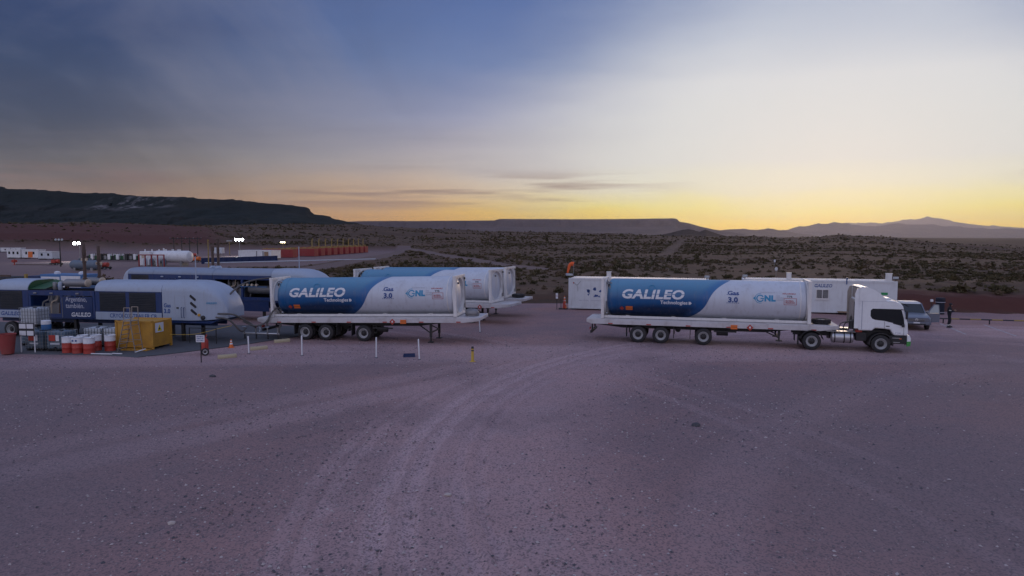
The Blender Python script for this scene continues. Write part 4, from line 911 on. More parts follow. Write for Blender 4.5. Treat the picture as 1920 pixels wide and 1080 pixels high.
                # silencers and exhaust stacks on top
                for k, (xa, xb, y_, zs_, ht) in enumerate(((a+2.2, b-1.08, -.55, zs+.40, 6.22), (a+2.6, b-.86, .42, zs+.46, 5.95))):
                    si = MB().lathe([(.12, xa-.5), (.13, xa-.1), (.26, xa), (.26, xb), (.001, xb+.001)], 'x', 20, (0, y_, zs_)).build('silencer', 'steel_grey', root, True)
                    MB().lathe([(.265, xb-.05), (.265, xb+.02), (.22, xb+.05), (.001, xb+.06)], 'x', 20, (0, y_, zs_)).build('silencer_cap', 'beige_cap', si, True)
                    xs_ = xb - .22
                    st = MB().lathe([(.10, zs_+.2), (.10, ht-.9), (.125, ht-.88), (.125, ht-.5), (.10, ht-.48), (.10, ht-.02), (.085, ht), (.085, ht-.3), (.001, ht-.31)], 'z', 14, (xs_, y_, 0)).build('exhaust_stack', 'rust_pipe', root, True)
                    for zq in (zs_+.28, (ht+zs_)/2, ht-1.0): MB().lathe([(.102, zq), (.15, zq), (.15, zq+.05), (.102, zq+.05)], 'z', 14, (xs_, y_, 0)).build('flange', 'rust_pipe', st)
                    for sx in (-1, 1): MB().cbox((xs_+sx*.15, y_, ht-1.15), (.1, .12, .18)).build('sampling_box', 'beige_cap', st)
                MB().tube(spline([(a+1.0, -.2, zs), (a+1.5, -.2, zs+.25), (a+2.2, -.5, zs+.40), (a+2.4, -.55, zs+.40)], 5), .12, 10).build('exhaust_header', 'tank_blue', root, True)
                for k in range(2): MB().lathe([(.11, zs-.05), (.13, zs-.02), (.13, zs+.42), (.11, zs+.45), (.001, zs+.45)], 'z', 14, (a+1.45+.4*k, -.7, 0)).build('air_cleaner', ('steel_grey', 'unit_white')[k], root, True)
                MB().tube(spline([(a+1.9, -.3, zs), (a+2.05, -.5, zs+.3), (a+2.3, -.55, zs+.1)], 4), .06, 8).build('turbo_pipe', 'rust_pipe', root, True)
                MB().loft([roofring(a-.012, zt-.03, zs, w-.03), roofring(a-.004, zt-.03, zs, w-.03)]).build('roof_bulkhead', 'green_inner', root)
                gl = MB().add([(a-.002, -1.2, zs+.03), (a+1.2, -1.25, zs+.04), (a+1.0, .6, zs+.42), (a-.002, .9, zt-.06)], [(0, 1, 2, 3)]).build('roof_liner', 'green_inner', root)
            else:
                if i == 2:
                    MB().box(a+.18, b-.18, -w-.01, -w+.03, zb+.24, zs-.38).build('access_door', 'unit_blue', root, bevel=.015)
                    for x in (a+.9, a+2.6, b-1.4): MB().cbox((x, -w-.04, zs-.22), (.24, .08, .09)).build('bulkhead_lamp', 'unit_white', root, bevel=.02)
                    for k, (x, ht) in enumerate(((b-1.15, 5.5), (b-.62, 6.1))):
                        st = MB().lathe([(.11, zt-.1), (.11, ht-.4), (.14, ht-.38), (.14, ht), (.001, ht-.01)], 'z', 14, (x, .2, 0)).build('exhaust_stack', 'rust_pipe', root, True)
                        MB().lathe([(.3, zt-.05), (.26, zt+.1), (.12, zt+.2)], 'z', 16, (x, .2, 0)).build('stack_cowl', 'unit_white', st, True)
                    MB().bar((b-.9, -.2, zt), (b-.9, -.2, zt+.1), .1).build('lifting_lug', 'unit_white', root)
                else:
                    MB().box(a+.45, a+1.0, -w-.06, -w+.02, zb+.62, zb+.98).build('control_screen', 'print_grey', root, bevel=.02)
                    MB().box(mid-.3, b-.4, -w-.02, -w+.05, zs-.92, zs-.86).build('valve_header', 'tank_blue', root)
                    for k in range(4): MB().lathe([(.10, -w-.16), (.10, -w-.08), (.04, -w-.06), (.04, -w+.1)], 'y', 12, (mid+.2+k*.4, 0, zs-.74)).build('valve', 'beige_cap', root, True)
    # nose
    a, b = xs[-2]+.015, xs[-1]; rg = []
    for k in range(15):
        t = k/14; q = max(0., (t-.38)/.62); f = math.sqrt(max(0., 1-(q*.985)**2.4)); g = math.sqrt(max(0, 1-(q*.93)**2.6))
        zt_ = 1.95 + (zt+.05-1.95)*f if q > 0 else zt+.05; zs_ = min(zs+.0, 1.75 + (zs-1.75)*f) if q > 0 else zs
        rg.append(sect(a+(b-a)*(t if t < .38 else .38+.62*q), zt_, zs_, zb+.16*q*q, w*(.50+.50*g)))
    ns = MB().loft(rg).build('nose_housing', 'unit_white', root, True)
    MB().prism([(a, zb-.02), (b-.75, zb-.02), (b-.25, zb+.14), (b-.9, zb-.16), (a, zb-.16)], -w+.02, w-.02).build('nose_skirt', 'unit_blue', root)
    if first:
        y = -w-.004
        fr = MB(); d0, d1, dz0, dz1 = a+.85, a+1.55, zb+.20, zs-.25
        for q in ((d0, d0+.012, dz0, dz1), (d1, d1+.012, dz0, dz1), (d0, d1, dz1, dz1+.012), (d0, d1, dz0, dz0+.012)): fr.box(q[0], q[1], y-.006, y+.01, q[2], q[3])
        fr.build('door_seam', 'print_grey', ns)
        MB().box(a+.98, a+1.12, y-.02, y+.01, zb+.72, zb+.82).build('door_latch', 'print_black', ns)
        MB().tube([(a+1.35, y-.01, zb+.16), (a+1.35, y-.09, zb+.2), (a+1.35, y-.09, zb+.78), (a+1.35, y-.01, zb+.82)], .018, 6).tube([(a+1.52, y-.01, zb+.16), (a+1.52, y-.09, zb+.2), (a+1.52, y-.09, zb+.78), (a+1.52, y-.01, zb+.82)], .018, 6).build('grab_rail', 'unit_blue', ns, True)
        flat('slogan_lettering', 'print_blue', ns, [(glyphs('Gas', .34, .012, 0, None, 0, .48), a+.1, zb+.80), (glyphs('3.0', .36, .018, 0, None, 0, .44), a+.1, zb+.44)], -w)
        for k in range(3):
            cx_, cz_ = a+2.08+.02*k, 2.78-.44*k; pts = [(-.17, .17), (-.10, .20), (.22, -.06), (.24, -.15), (.15, -.20), (-.19, .07)]
            b_ = MB().prism([(cx_+p[0], cz_+p[1]) for p in pts], -w+.06, -w-.012).build('vent_slot', 'print_black', ns)
        for (cx_, cz_, r_, m_) in ((a+2.5, 1.72, .09, 'box_yellow'), (a+2.75, 1.56, .14, 'print_black')): MB().lathe([(r_, -w+.1), (r_, -w-.03), (r_*.7, -w-.05), (.001, -w-.05)], 'y', 16, (cx_, 0, cz_)).build('port', m_, ns, True)
        for (cx_, cz_, yy) in ((b-.62, 1.82, -.98), (b-.72, 1.60, -1.02)): MB().lathe([(.12, yy+.18), (.12, yy-.08), (.09, yy-.10), (.001, yy-.1)], 'y', 14, (cx_, 0, cz_)).build('hose_port', 'steel_grey', ns, True)
        MB().tube([(a+1.75, -.4, zt), (a+1.75, -.4, 5.3)], .035, 8).build('vent_mast', 'unit_white', root, True)
        lt = glyphs('GALILEO', .16, .004, .18, None, 0, .62)
        bx = MB(); bx.add([(a+3.02+v[0], -1.27+.12*(v[0]/.6)-.045, 2.42+v[1]) for v in lt[0]], lt[1])
        bx.build('small_lettering', 'print_cyan', ns)
    else:
        MB().tube([(a+1.55, .1, zt), (a+1.55, .1, 5.5)], .035, 8).build('vent_mast', 'unit_white', root, True)
    return root
H1, H2 = R(-10), R(-15.5)
O1, O2 = (-34.2, 45.8), (-31.8, 57.3)
unit('blue and white liquefaction trailer with rust-brown exhaust stacks and slogan door, behind the red drums', O1 + (0,), H1, (.7, 2.5, 4.9, 4.75, 4.2), True, True)
unit('blue and white liquefaction trailer standing behind the hose manifold, second from the drums', O2 + (.28,), H2, (.7, 2.5, 5.7, 5.3, 4.3), False, False)

# ---------------------------------------------------------------- spill pad under the unit
pad_pts = [(-40, 37.5), (-30, 37.9), (-22.6, 37.3), (-20.3, 36.6), (-18.6, 38.2), (-16.4, 40.8), (-14.2, 44.2), (-13.2, 46.5), (-15, 49.5), (-40, 52)]
mbp = MB(); n = len(pad_pts)
mbp.add([(p[0], p[1], .004) for p in pad_pts] + [(p[0]*.997, p[1]+.06, .045) for p in pad_pts], [tuple(range(n, 2*n))] + [(i, (i+1) % n, n+(i+1) % n, n+i) for i in range(n)])
structure(mbp.build('spill_pad', 'pad_concrete'))
Zp = .047

# ---------------------------------------------------------------- hoses and manifold between the unit and the parked tank
mf = empty('hose_manifold', 'low pipe manifold with white handles standing where the grey hoses meet', 'manifold', (-16.3, 43.2, Zp), R(-10))
MB().tube([(-.9, 0, .35), (1.6, 0, .35)], .07, 10).build('header_pipe', 'aluminium', mf, True)
for x in (-.8, 0, .8, 1.5):
    MB().tube([(x, 0, 0), (x, 0, .34)], .045, 8).build('stand', 'black_steel', mf, True)
    MB().tube([(x, -.05, .35), (x, -.05, .75)], .05, 8).build('riser', 'steel_grey', mf, True)
    MB().lathe([(.11, .76), (.11, .79)], 'z', 14, (x, -.05, 0)).build('hand_wheel', ('unit_white', 'red_paint', 'unit_white', 'rust_pipe')[int(x > -.5) + int(x > .5) + int(x > 1)], mf)
MB().tube(spline([(.1, -.1, .7), (.25, -.2, .85), (.38, -.2, .72), (.35, -.2, .5)], 5), .035, 8).build('swan_neck', 'unit_white', mf, True)
hs = [([(-18.1, 41.75, 1.82), (-17.2, 41.9, 1.75), (-16.6, 42.5, 1.25), (-16.3, 43.1, .8)], 'grey hose dropping from the upper port of the unit nose to the manifold'),
      ([(-18.2, 41.7, 1.60), (-17.4, 41.7, 1.45), (-16.9, 42.2, .7), (-16.9, 43.1, .75)], 'grey hose dropping from the lower port of the unit nose to the manifold'),
      ([(-16.9, 42.6, 1.25), (-16.2, 42.7, .95), (-15.6, 43.0, 1.15), (-15.2, 43.5, 1.9), (-14.7, 44.2, 1.95), (-14.9, 44.6, 2.1)], 'grey hose sagging in a loop before rising to the parked tank valves'),
      ([(-15.6, 43.1, .8), (-15.5, 43.4, 1.5), (-15.35, 43.8, 1.9), (-15.1, 44.4, 1.75)], 'grey hose rising steeply from the manifold to the parked tank rear'),
      ([(-14.9, 43.2, .06), (-14.85, 43.3, .7), (-14.75, 43.6, 1.3), (-14.75, 44.3, 1.7)], 'dark hose hanging from the parked trailer rear down to the pad'),
      ([(-17.9, 41.9, 1.5), (-17.85, 42.4, 2.6), (-17.4, 44, 3.5), (-16.6, 46, 3.75), (-15.6, 47.6, 3.6)], 'long black hose arching upward beside the unit nose toward the blue valve header')]
for p, lb in hs:
    tag(MB().tube(spline(p, 8), .055, 8).build('transfer_hose', 'hose', None, True), lb, 'hose', 'transfer hoses at the filling point')
cs = MB()
for k in range(5): cs.bar((-19.6 + k*.02, 40.6 + .35*k, .6 - .02*k), (-16.5, 42.0, .95), .012) if k == 0 else None
tag(MB().tube(spline([(-20.3, 40.2, .75), (-19, 40.6, .72), (-17.9, 41.3, .95), (-17.2, 41.6, 1.1)], 6), .014, 6).build('barrier_tape', 'yellow', None), 'thin yellow barrier tape strung from the yellow box toward the hoses', 'tape')
fb = empty('barrier_rack', 'dark tubular rack standing under the white unit nose on the pad', 'rack', (-18.9, 41.4, Zp), R(-10))
for x in (-.9, 0, .9):
    MB().tube([(x, 0, 0), (x, 0, .95)], .03, 8).build('post', 'black_steel', fb, True)
for z in (.45, .92): MB().tube([(-.9, 0, z), (.9, 0, z)], .022, 8).build('rail', 'black_steel', fb, True)

# ================================================================== yard clutter
def ibc(label, p, z, rz, plast='tote_plastic', sticker=False, group='caged liquid totes'):
    r = empty('liquid_tote', label, 'tote', (p[0], p[1], z), rz, group)
    for x in (-.5, 0, .5):
        MB().box(x-.06, x+.06, -.48, .48, .0, .09).build('pallet_runner', 'black_steel', r)
    MB().box(-.6, .6, -.5, .5, .09, .13).build('pallet_deck', 'black_steel', r)
    MB().box(-.57, .57, -.47, .47, .135, 1.09).build('bottle', plast, r, bevel=.06)
    MB().lathe([(.11, 1.08), (.11, 1.13), (.001, 1.13)], 'z', 14).build('lid', 'print_black', r)
    cg = MB()
    for s in (-1, 1):
        for k in range(7): cg.bar((-.6+k*.2, s*.5, .12), (-.6+k*.2, s*.5, 1.12), .022)
        for k in range(6): cg.bar((s*.6, -.5+k*.2, .12), (s*.6, -.5+k*.2, 1.12), .022)
        for z_ in (.3, .5, .7, .9, 1.12): cg.bar((-.6, s*.508, z_), (.6, s*.508, z_), .022); cg.bar((s*.608, -.5, z_), (s*.608, .5, z_), .022)
    cg.build('cage', 'cage', r)['kind'] = 'stuff'
    MB().lathe([(.05, -.58), (.05, -.46)], 'y', 10, (0, 0, .2)).build('drain_valve', 'print_black', r)
    if sticker:
        MB().box(-.36, .02, -.535, -.522, .58, .92).build('red_label', 'red_paint', r); MB().box(.06, .26, -.535, -.522, .58, .92).build('white_label', 'print_white', r)
        MB().box(-.3, .3, -.535, -.522, .38, .47).build('data_plate', 'tote_plastic', r)
    return r
ibc('blue-grey caged tote with a red label, beside the dark board with white plates', (-27.15, 39.1), Zp, R(-12), 'tote_blue', True)
ibc('blue-grey caged tote with a red label, next to the red drums', (-25.9, 38.95), Zp, R(-6), 'tote_blue', True)
ibc('white caged tote behind the red drums, nearer the slogan door', (-24.75, 40.5), Zp, R(-10))
ibc('white caged tote between the drums and the yellow box', (-23.45, 40.3), Zp, R(-8))
ibc('dark blue tote at the bottom of the stack left of the slogan door', (-28.75, 40.9), Zp, R(-10), 'tote_blue')
ibc('white caged tote on top of the stack left of the slogan door', (-28.7, 40.85), Zp+1.14, R(-12))
pl = MB().lathe([(.001, 0), (.24, 0), (.25, .03), (.25, .27), (.255, .27), (.255, .29), (.25, .29)], 'z', 20).build('pail', 'tank_blue', None, True, loc=(-27.0, 39.3, Zp+1.14)); tag(pl, 'blue pail with a white upper half on the tote beside the board', 'pail')
MB().lathe([(.25, .30), (.25, .50), (.23, .52), (.001, .52)], 'z', 20).build('upper_half', 'print_white', pl, True)
def drum(label, p, rz, eyes=False):
    r = empty('drum', label, 'drum', (p[0], p[1], Zp), rz, 'red and white steel drums')
    MB().lathe([(.001, .0), (.285, .0), (.29, .02), (.285, .04), (.285, .28), (.296, .30), (.285, .32), (.285, .56)], 'z', 24).build('lower_shell', 'red_paint', r, True)
    MB().lathe([(.286, .561), (.286, .58), (.297, .60), (.286, .62), (.286, .86), (.294, .87), (.294, .89), (.27, .89), (.265, .865), (.001, .865)], 'z', 24).build('upper_shell', 'print_white', r, True)
    MB().lathe([(.035, .866), (.035, .885), (.001, .885)], 'z', 10, (.16, 0, 0)).build('bung', 'steel_grey', r)
    if eyes:
        for s in (-1, 1): MB().lathe([(.05, -.302), (.05, -.28)], 'y', 12, (s*.09-.0, 0, .72)).build('blue_mark', 'print_blue', r)
for lb, p, ey in (('red and white drum at the tote end of the front three', (-24.98, 38.05), False), ('red and white drum with two blue dots, middle of the front three', (-24.33, 37.9), True), ('red and white drum at the ladder end of the front three', (-23.6, 37.75), False),
                  ('red and white drum standing behind the one with blue dots', (-24.55, 38.72), False), ('red and white drum in the back row, second from the ladder', (-23.82, 38.75), False), ('red and white drum standing alone closest to the ladder', (-22.98, 38.7), False)):
    drum(lb, p, random.uniform(0, 6) if not ey else 0, ey)
tag(MB().lathe([(.001, .01), (.30, .01), (.33, .2), (.43, 1.06), (.45, 1.08), (.45, 1.12), (.42, 1.12), (.40, 1.05), (.31, .08), (.001, .07)], 'z', 22).build('waste_bin', 'bin_red', None, True, loc=(-28.05, 37.6, .045)), 'dull red tapered waste bin at the edge of the picture beside the totes', 'bin')
bo = empty('notice_board', 'dark notice board with four white plates in front of the totes', 'notice board', (-27.25, 38.05, Zp), R(-6))
MB().box(-.46, .46, -.02, .02, .92, 1.66).build('board', 'print_black', bo)
for s in (-.42, .42): MB().box(s-.025, s+.025, .02, .06, 0, 1.66).build('post', 'white_paint', bo)
for x in (-.23, .23):
    for z in (1.09, 1.48): MB().box(x-.2, x+.2, -.035, -.021, z-.13, z+.13).build('white_plate', 'print_white', bo, bevel=.005)
yb = empty('steel_skip', 'rusty yellow steel container box with a warning sign behind the step ladder', 'container box', (-21.72, 40.0, Zp), R(-9))
MB().box(-1.18, 1.18, -.82, .82, .12, 1.6).build('shell', 'box_yellow', yb, bevel=.02)
for x in (-1.15, 1.15):
    for y in (-.8, .8): MB().box(x-.06, x+.06, y-.06, y+.06, .0, 1.66).build('corner_post', 'box_yellow', yb, bevel=.01)
for y in (-.83, .83): MB().box(-1.2, 1.2, y-.03, y+.03, 1.56, 1.64).build('top_rail', 'box_yellow', yb); MB().box(-1.2, 1.2, y-.03, y+.03, .10, .20).build('bottom_rail', 'box_yellow', yb)
for x in (-.4, .4): MB().box(x-.03, x+.03, -.85, -.818, .2, 1.56).build('stiffener', 'box_yellow', yb)
wsn = MB().box(1.192, 1.206, -.62, .1, .95, 1.5).build('warning_sign', 'print_white', yb)
MB().add([(1.21, -.46, 1.02), (1.21, -.06, 1.02), (1.21, -.26, 1.42)], [(0, 1, 2)]).build('warning_triangle', 'sign_yellow', wsn)
MB().add([(1.214, -.30, 1.08), (1.214, -.18, 1.14), (1.214, -.22, 1.18), (1.214, -.27, 1.26), (1.214, -.34, 1.14)], [(0, 1, 2, 3, 4)]).build('warning_mark', 'print_black', wsn)
MB().box(-.5, 1.15, -1.35, -.86, .0, .06).build('drip_tray', 'box_yellow', yb)
ld = empty('step_ladder', 'tall worn platform step ladder with hand rails in front of the yellow box', 'ladder', (-21.75, 38.55, Zp), R(-9))
for y in (-.32, .32):
    MB().bar((-.55, y, 0), (-.10, y, 1.75), .05, .03).build('stile', 'ladder_metal', ld); MB().bar((.55, y, 0), (.30, y, 1.75), .05, .03).build('rear_stile', 'ladder_metal', ld)
    MB().bar((-.10, y, 1.7), (-.06, y, 2.5), .035).build('rail_post', 'ladder_metal', ld); MB().bar((.32, y, 1.7), (.32, y, 2.5), .035).build('rail_post', 'ladder_metal', ld); MB().bar((-.06, y, 2.5), (.32, y, 2.5), .035).build('hand_rail', 'ladder_metal', ld)
    MB().bar((-.4, y, .6), (.47, y, .6), .03).build('side_brace', 'ladder_metal', ld)
for k in range(6):
    t_ = (k+.6)/6.6; x = -.55+.45*t_; MB().box(x-.07, x+.07, -.31, .31, 1.75*t_-.015, 1.75*t_+.015).build('tread', 'ladder_metal', ld)
MB().box(-.14, .34, -.33, .33, 1.72, 1.76).build('platform', 'ladder_metal', ld)
for z in (.35, 1.0, 1.5): MB().bar((.55-.25*z/1.75, -.32, z), (.55-.25*z/1.75, .32, z), .03).build('rear_rung', 'ladder_metal', ld)
for p, q, lb in (((-23.35, 37.5, .07), (-22.1, 37.35, .07), 'white pole lying across the ground from the drums to the ladder'), ((-22.2, 37.55, .07), (-21.6, 37.45, .07), 'short white pole lying at the foot of the ladder'), ((-21.2, 38.0, .06), (-20.75, 38.3, .2), 'short white pipe leaning by the foot of the yellow box')):
    tag(MB().tube([p, q], .03, 8).build('loose_pole', 'print_white', None, True), lb, 'pole')
sp_ = empty('sign_post', 'white lettered notice on a black post in front of the red extinguisher cart', 'sign', (-16.17, 35.15, 0), R(-4))
MB().tube([(0, 0, 0), (0, 0, 1.15)], .028, 8).build('post', 'print_black', sp_, True)
sb = MB().box(-.23, .23, -.045, -.03, 1.08, 1.45).build('plate', 'print_white', sp_)
flat('notice_lettering', 'print_blue', sb, [(glyphs('PROHIBIDO', .085, .002, 0, None, 0, .36), -.18, 1.34), (glyphs('FUMAR EN', .085, .002, 0, None, 0, .36), -.18, 1.24), (glyphs('ESTA AREA', .085, .002, 0, None, 0, .36), -.18, 1.14)], -.045)
ec = empty('extinguisher_cart', 'red wheeled fire extinguisher with black tyres behind the notice post', 'extinguisher', (-17.05, 37.55, 0), R(25))
MB().lathe([(.001, .14), (.17, .16), (.19, .22), (.19, .78), (.12, .90), (.05, .94), (.05, 1.0), (.001, 1.0)], 'z', 18).build('cylinder', 'red_paint', ec, True)
for s in (-1, 1):
    wheel(ec, (0, s*.34, .21), .21, .09, s, 'aluminium', 18)
    MB().tube([(0, s*.2, .2), (.02, s*.2, .9), (.12, s*.2, 1.12)], .018, 6).build('handle', 'red_paint', ec, True)
MB().tube([(0, -.34, .21), (0, .34, .21)], .02, 8).build('axle', 'black_steel', ec)
MB().tube(spline([(0, 0, 1.0), (-.15, .05, 1.0), (-.22, .06, .7), (-.2, .08, .4), (-.17, .05, .6)], 5), .018, 6).build('hose', 'hose', ec, True)
def cone(label, p, s=1.0, z=0):
    r = empty('traffic_cone', label, 'cone', (p[0], p[1], z), .3)
    MB().box(-.17*s, .17*s, -.17*s, .17*s, 0, .03*s).build('base', 'orange', r, bevel=.01)
    b = MB().lathe([(.13*s, .03*s), (.025*s, .5*s), (.02*s, .5*s), (.001, .49*s)], 'z', 18).build('body', 'orange', r, True)
    MB().lathe([(.094*s, .20*s), (.0745*s, .29*s)], 'z', 18).build('white_band', 'print_white', r, True); MB().lathe([(.06*s, .355*s), (.045*s, .425*s)], 'z', 18).build('white_band', 'print_white', r, True)
cone('small orange cone at the pad corner beside the hose manifold', (-16.6, 40.0), 1.0)
def stop(label, p, rz):
    pr = [(-.13, 0), (.13, 0), (.13, .10), (.09, .19), (-.09, .19), (-.13, .10)]
    b = MB().loft([[(x, q[0]*k, q[1]*(1 if k == 1 else .94)) for q in pr] for x, k in ((-.47, .93), (-.44, 1), (-.1, 1.02), (.15, .98), (.44, 1), (.47, .93))])
    tag(b.build('wheel_stop', 'concrete_stop', None, False, loc=(p[0], p[1], .004), rot=(0, 0, rz)), label, 'wheel stop', 'pale concrete wheel stops')
stop('pale concrete wheel stop closest to the notice post', (-15.4, 36.55), R(32)); stop('pale concrete wheel stop between the other two, beside a white post', (-14.7, 39.3), R(35)); stop('pale concrete wheel stop nearest the parked trailer wheels', (-14.3, 42.1), R(38))
for p, h, lean, lb in (((-14.77, 37.95), .98, .02, 'thin white marker post beside the wheel stops'), ((-11.57, 37.25), 1.12, .0, 'thin white marker post in front of the parked trailer rear axles'), ((-7.35, 36.6), 1.12, -.01, 'thin white marker post standing apart, in front of the third trailer wheel'), ((-4.95, 36.1), 1.1, .04, 'leaning white marker post beside the dark blue tray'), ((-2.2, 46.55), .85, .05, 'short white marker post under the nose of the hose-fed trailer')):
    r_ = empty('marker_post', lb, 'marker post', p + (0,), 0, 'white marker posts'); r_.rotation_euler = (0, -lean, 0)
    MB().tube([(0, 0, -.02), (0, 0, h-.02), (0, 0, h)], [.038, .038, .03], 10).build('pole', 'print_white', r_, True)
    MB().lathe([(.001, -.01), (.10, .0), (.07, .025), (.039, .03)], 'z', 12).build('soil_collar', 'stone', r_, True)
bd = empty('bollard', 'yellow bollard with black bands standing alone in the open yard', 'bollard', (-2.07, 35.45, 0), 0)
MB().lathe([(.16, 0), (.16, .02), (.075, .04), (.07, .55)], 'z', 16).build('shaft', 'yellow', bd, True)
MB().lathe([(.071, .55), (.071, .62)], 'z', 16).build('black_band', 'print_black', bd, True); MB().lathe([(.07, .62), (.07, .69)], 'z', 16).build('yellow_band', 'yellow', bd, True); MB().lathe([(.071, .69), (.071, .75), (.05, .80), (.001, .81)], 'z', 16).build('cap', 'print_black', bd, True)
dt = empty('drip_tray', 'dark blue shallow tray lying on the gravel beside the leaning post', 'tray', (-5.62, 36.95, .004), R(8))
MB().box(-.32, .32, -.2, .2, 0, .02).build('floor', 'deep_blue', dt)
for a_ in ((-.32, .32, -.2, -.18), (-.32, .32, .18, .2), (-.32, -.30, -.18, .18), (.30, .32, -.18, .18)): MB().box(*a_, .02, .14).build('rim', 'deep_blue', dt)
# ================================================================== site offices
def office(label, loc, hz, kind):
    r = empty('site_office', label, 'site office', loc, hz, 'white container offices')
    L, Wd, H = 12.1, 2.5, 2.86
    MB().box(0, L, 0, Wd, .22, H-.06).build('wall_shell', 'office_white', r, bevel=.02)
    for x in (.07, L-.07):
        for y in (.06, Wd-.06): MB().box(x-.085, x+.085, y-.085, y+.085, .1, H).build('corner_post', 'office_white', r, bevel=.01)
    for y in (-.015, Wd+.015):
        MB().box(.16, L-.16, y-.03, y+.03, .12, .26).build('bottom_rail', 'office_white', r); MB().box(.16, L-.16, y-.03, y+.03, H-.14, H-.02).build('top_rail', 'office_white', r)
    for x in (.4, 4.2, 8.0, 11.7): MB().box(x-.15, x+.15, -.02, Wd, .0, .115).build('footing', 'pad_concrete', r)
    ribs = MB(); n = 80
    prof = []
    for k in range(n):
        x = .2 + (L-.4)*k/n; d = (L-.4)/n; prof += [(x, H-.01), (x+d*.25, H+.03), (x+d*.5, H+.03), (x+d*.75, H-.01)]
    prof += [(L-.2, H-.01), (L-.2, H-.058), (.2, H-.058)]
    ribs.prism(prof, -.02, Wd+.02).build('roof_sheet', 'frame_white', r)
    for x in (2.0, 6.0, 10.0): MB().box(x-.004, x+.004, -.006, .0, .3, H-.16).build('panel_joint', 'print_grey', r)
    def flood(x, z=.14):
        f = MB().box(x-.20, x+.20, .02, .16, H+.06+z, H+.24+z).build('floodlight', 'print_grey', r, bevel=.01)
        MB().box(x-.17, x+.17, .005, .02, H+.085+z, H+.215+z).build('lamp_glass', 'lens', f); MB().bar((x, .1, H), (x, .1, H+.06+z), .04).build('bracket', 'print_black', f)
    def vent(x, h=.55, w=.36):
        v_ = MB().box(x-w/2, x+w/2, .3, .3+w, H+.03, H+h).build('roof_vent', 'frame_white', r, bevel=.01); MB().box(x-w/2-.03, x+w/2+.03, .27, .33+w, H+h, H+h+.05).build('vent_cap', 'frame_white', v_)
    flood(.12); flood(L-.12)
    if kind == 1:
        vent(3.55)
        # dotted blue globe emblem, a scatter of triangles and dots
        g = random.Random(3); parts = []
        for k in range(15):
            a = g.uniform(0, 6.28); rr = g.uniform(.25, .62); cx_, cz_ = 2.35 + rr*math.cos(a)*1.1, 1.62 + rr*math.sin(a)*.8; s = g.uniform(.05, .15)
            m = g.choice((3, 4, 6)); parts.append((([(s*math.cos(2*math.pi*q/m+k), s*math.sin(2*math.pi*q/m+k)) for q in range(m)], [tuple(range(m))]), cx_, cz_))
        flat('blue_emblem', 'print_blue', r, parts, 0)
        flat('wall_lettering', 'print_grey', r, [(glyphs('Gas 3.0 GNL', .14, .002, 0, None, 0, .9), .95, .82), (glyphs('www.galileoar.com', .12, .002, 0, None, 0, 1.1), 2.0, .84)], 0)
        MB().tube(spline([(.45, -.02, 2.5), (.7, -.03, 2.25), (.85, -.03, 2.3), (1.1, -.03, 2.6)], 6), .012, 5).tube(spline([(.75, -.03, 2.25), (.85, -.03, 1.9), (.82, -.03, 1.7)], 5), .010, 5).build('wall_cable', 'print_black', r)
        MB().cbox((.45, -.03, 2.42), (.08, .05, .12)).build('junction_box', 'red_paint', r)
    else:
        vent(3.75); vent(L-.55, .6, .42)
        flat('brand_lettering', 'print_blue', r, [(glyphs('GALILEO', .36, .014, .18, (.11, .135), 0, 1.40), 5.75, 2.28)], 0)
        d = MB().box(4.72, 5.62, -.03, .0, .3, 2.2).build('door', 'office_white', r, bevel=.01)
        MB().box(5.05, 5.42, -.045, -.03, 1.45, 1.98).build('door_glass', 'glass_green', d); MB().box(5.5, 5.56, -.07, -.03, 1.15, 1.24).build('door_handle', 'print_black', d)
        wn_ = MB().box(5.88, 6.92, -.04, .0, 1.26, 2.12).build('window', 'frame_white', r)
        for x in (5.94, 6.42):
            MB().box(x, x+.42, -.046, -.039, 1.34, 2.05).build('pane', 'glass_dark', wn_)
            for k in range(5): MB().bar((x+.05+k*.08, -.06, 1.34), (x+.05+k*.08, -.06, 2.05), .016).build('bar', 'frame_white', wn_)
        MB().box(5.84, 6.96, -.07, .0, 1.20, 1.26).build('sill', 'frame_white', wn_)
        MB().box(10.9, 11.4, -.025, .0, 1.72, 1.92).build('exit_sign', 'green_sign', r)
        MB().tube([(8.25, -.05, 2.55), (8.25, -.05, 3.0)], .04, 8).build('camera_bracket', 'print_blue', r)
        MB().cbox((8.25, -.12, 3.05), (.14, .3, .14)).build('wall_camera', 'unit_blue', r, bevel=.02)
        for x in (8.0, 8.9): MB().box(x-.4, x+.4, -.5, -.05, .2, .28).build('step', 'wood', r)
    return r
office('white container office with scattered blue emblem, beside the windsock and behind the coupled tank', (5.12, 61.45, .0), R(-16.5), 1)
office('white container office with barred window and blue lettering behind the truck cab', (20.25, 59.6, .0), R(-15.4), 2)
ws = empty('windsock', 'limp orange windsock on a thin pole at the office corner', 'windsock', (5.35, 62.0, 0), 0)
MB().tube([(.25, 0, 0), (.25, 0, 4.2)], .025, 8).build('pole', 'steel_grey', ws, True)
p_ = spline([(.24, 0, 4.08), (.08, 0, 4.12), (-.12, 0, 3.95), (-.22, .02, 3.6), (-.30, .03, 3.28)], 5)
MB().tube(p_, [.20 - .006*k for k in range(len(p_))], 14).build('sock', 'sock_orange', ws, True)
MB().tube([(.25+.2*math.cos(a), .2*math.sin(a), 4.08) for a in [2*math.pi*k/16 for k in range(17)]], .012, 6).build('hoop', 'steel_grey', ws)
MB().cbox((-.28, .02, 3.13), (.34, .22, .2)).build('lamp_housing', 'print_grey', ws, bevel=.02)
sp2 = empty('fire_point_post', 'thin post with a small white notice left of the windsock office', 'sign', (4.05, 61.3, 0), R(-10))
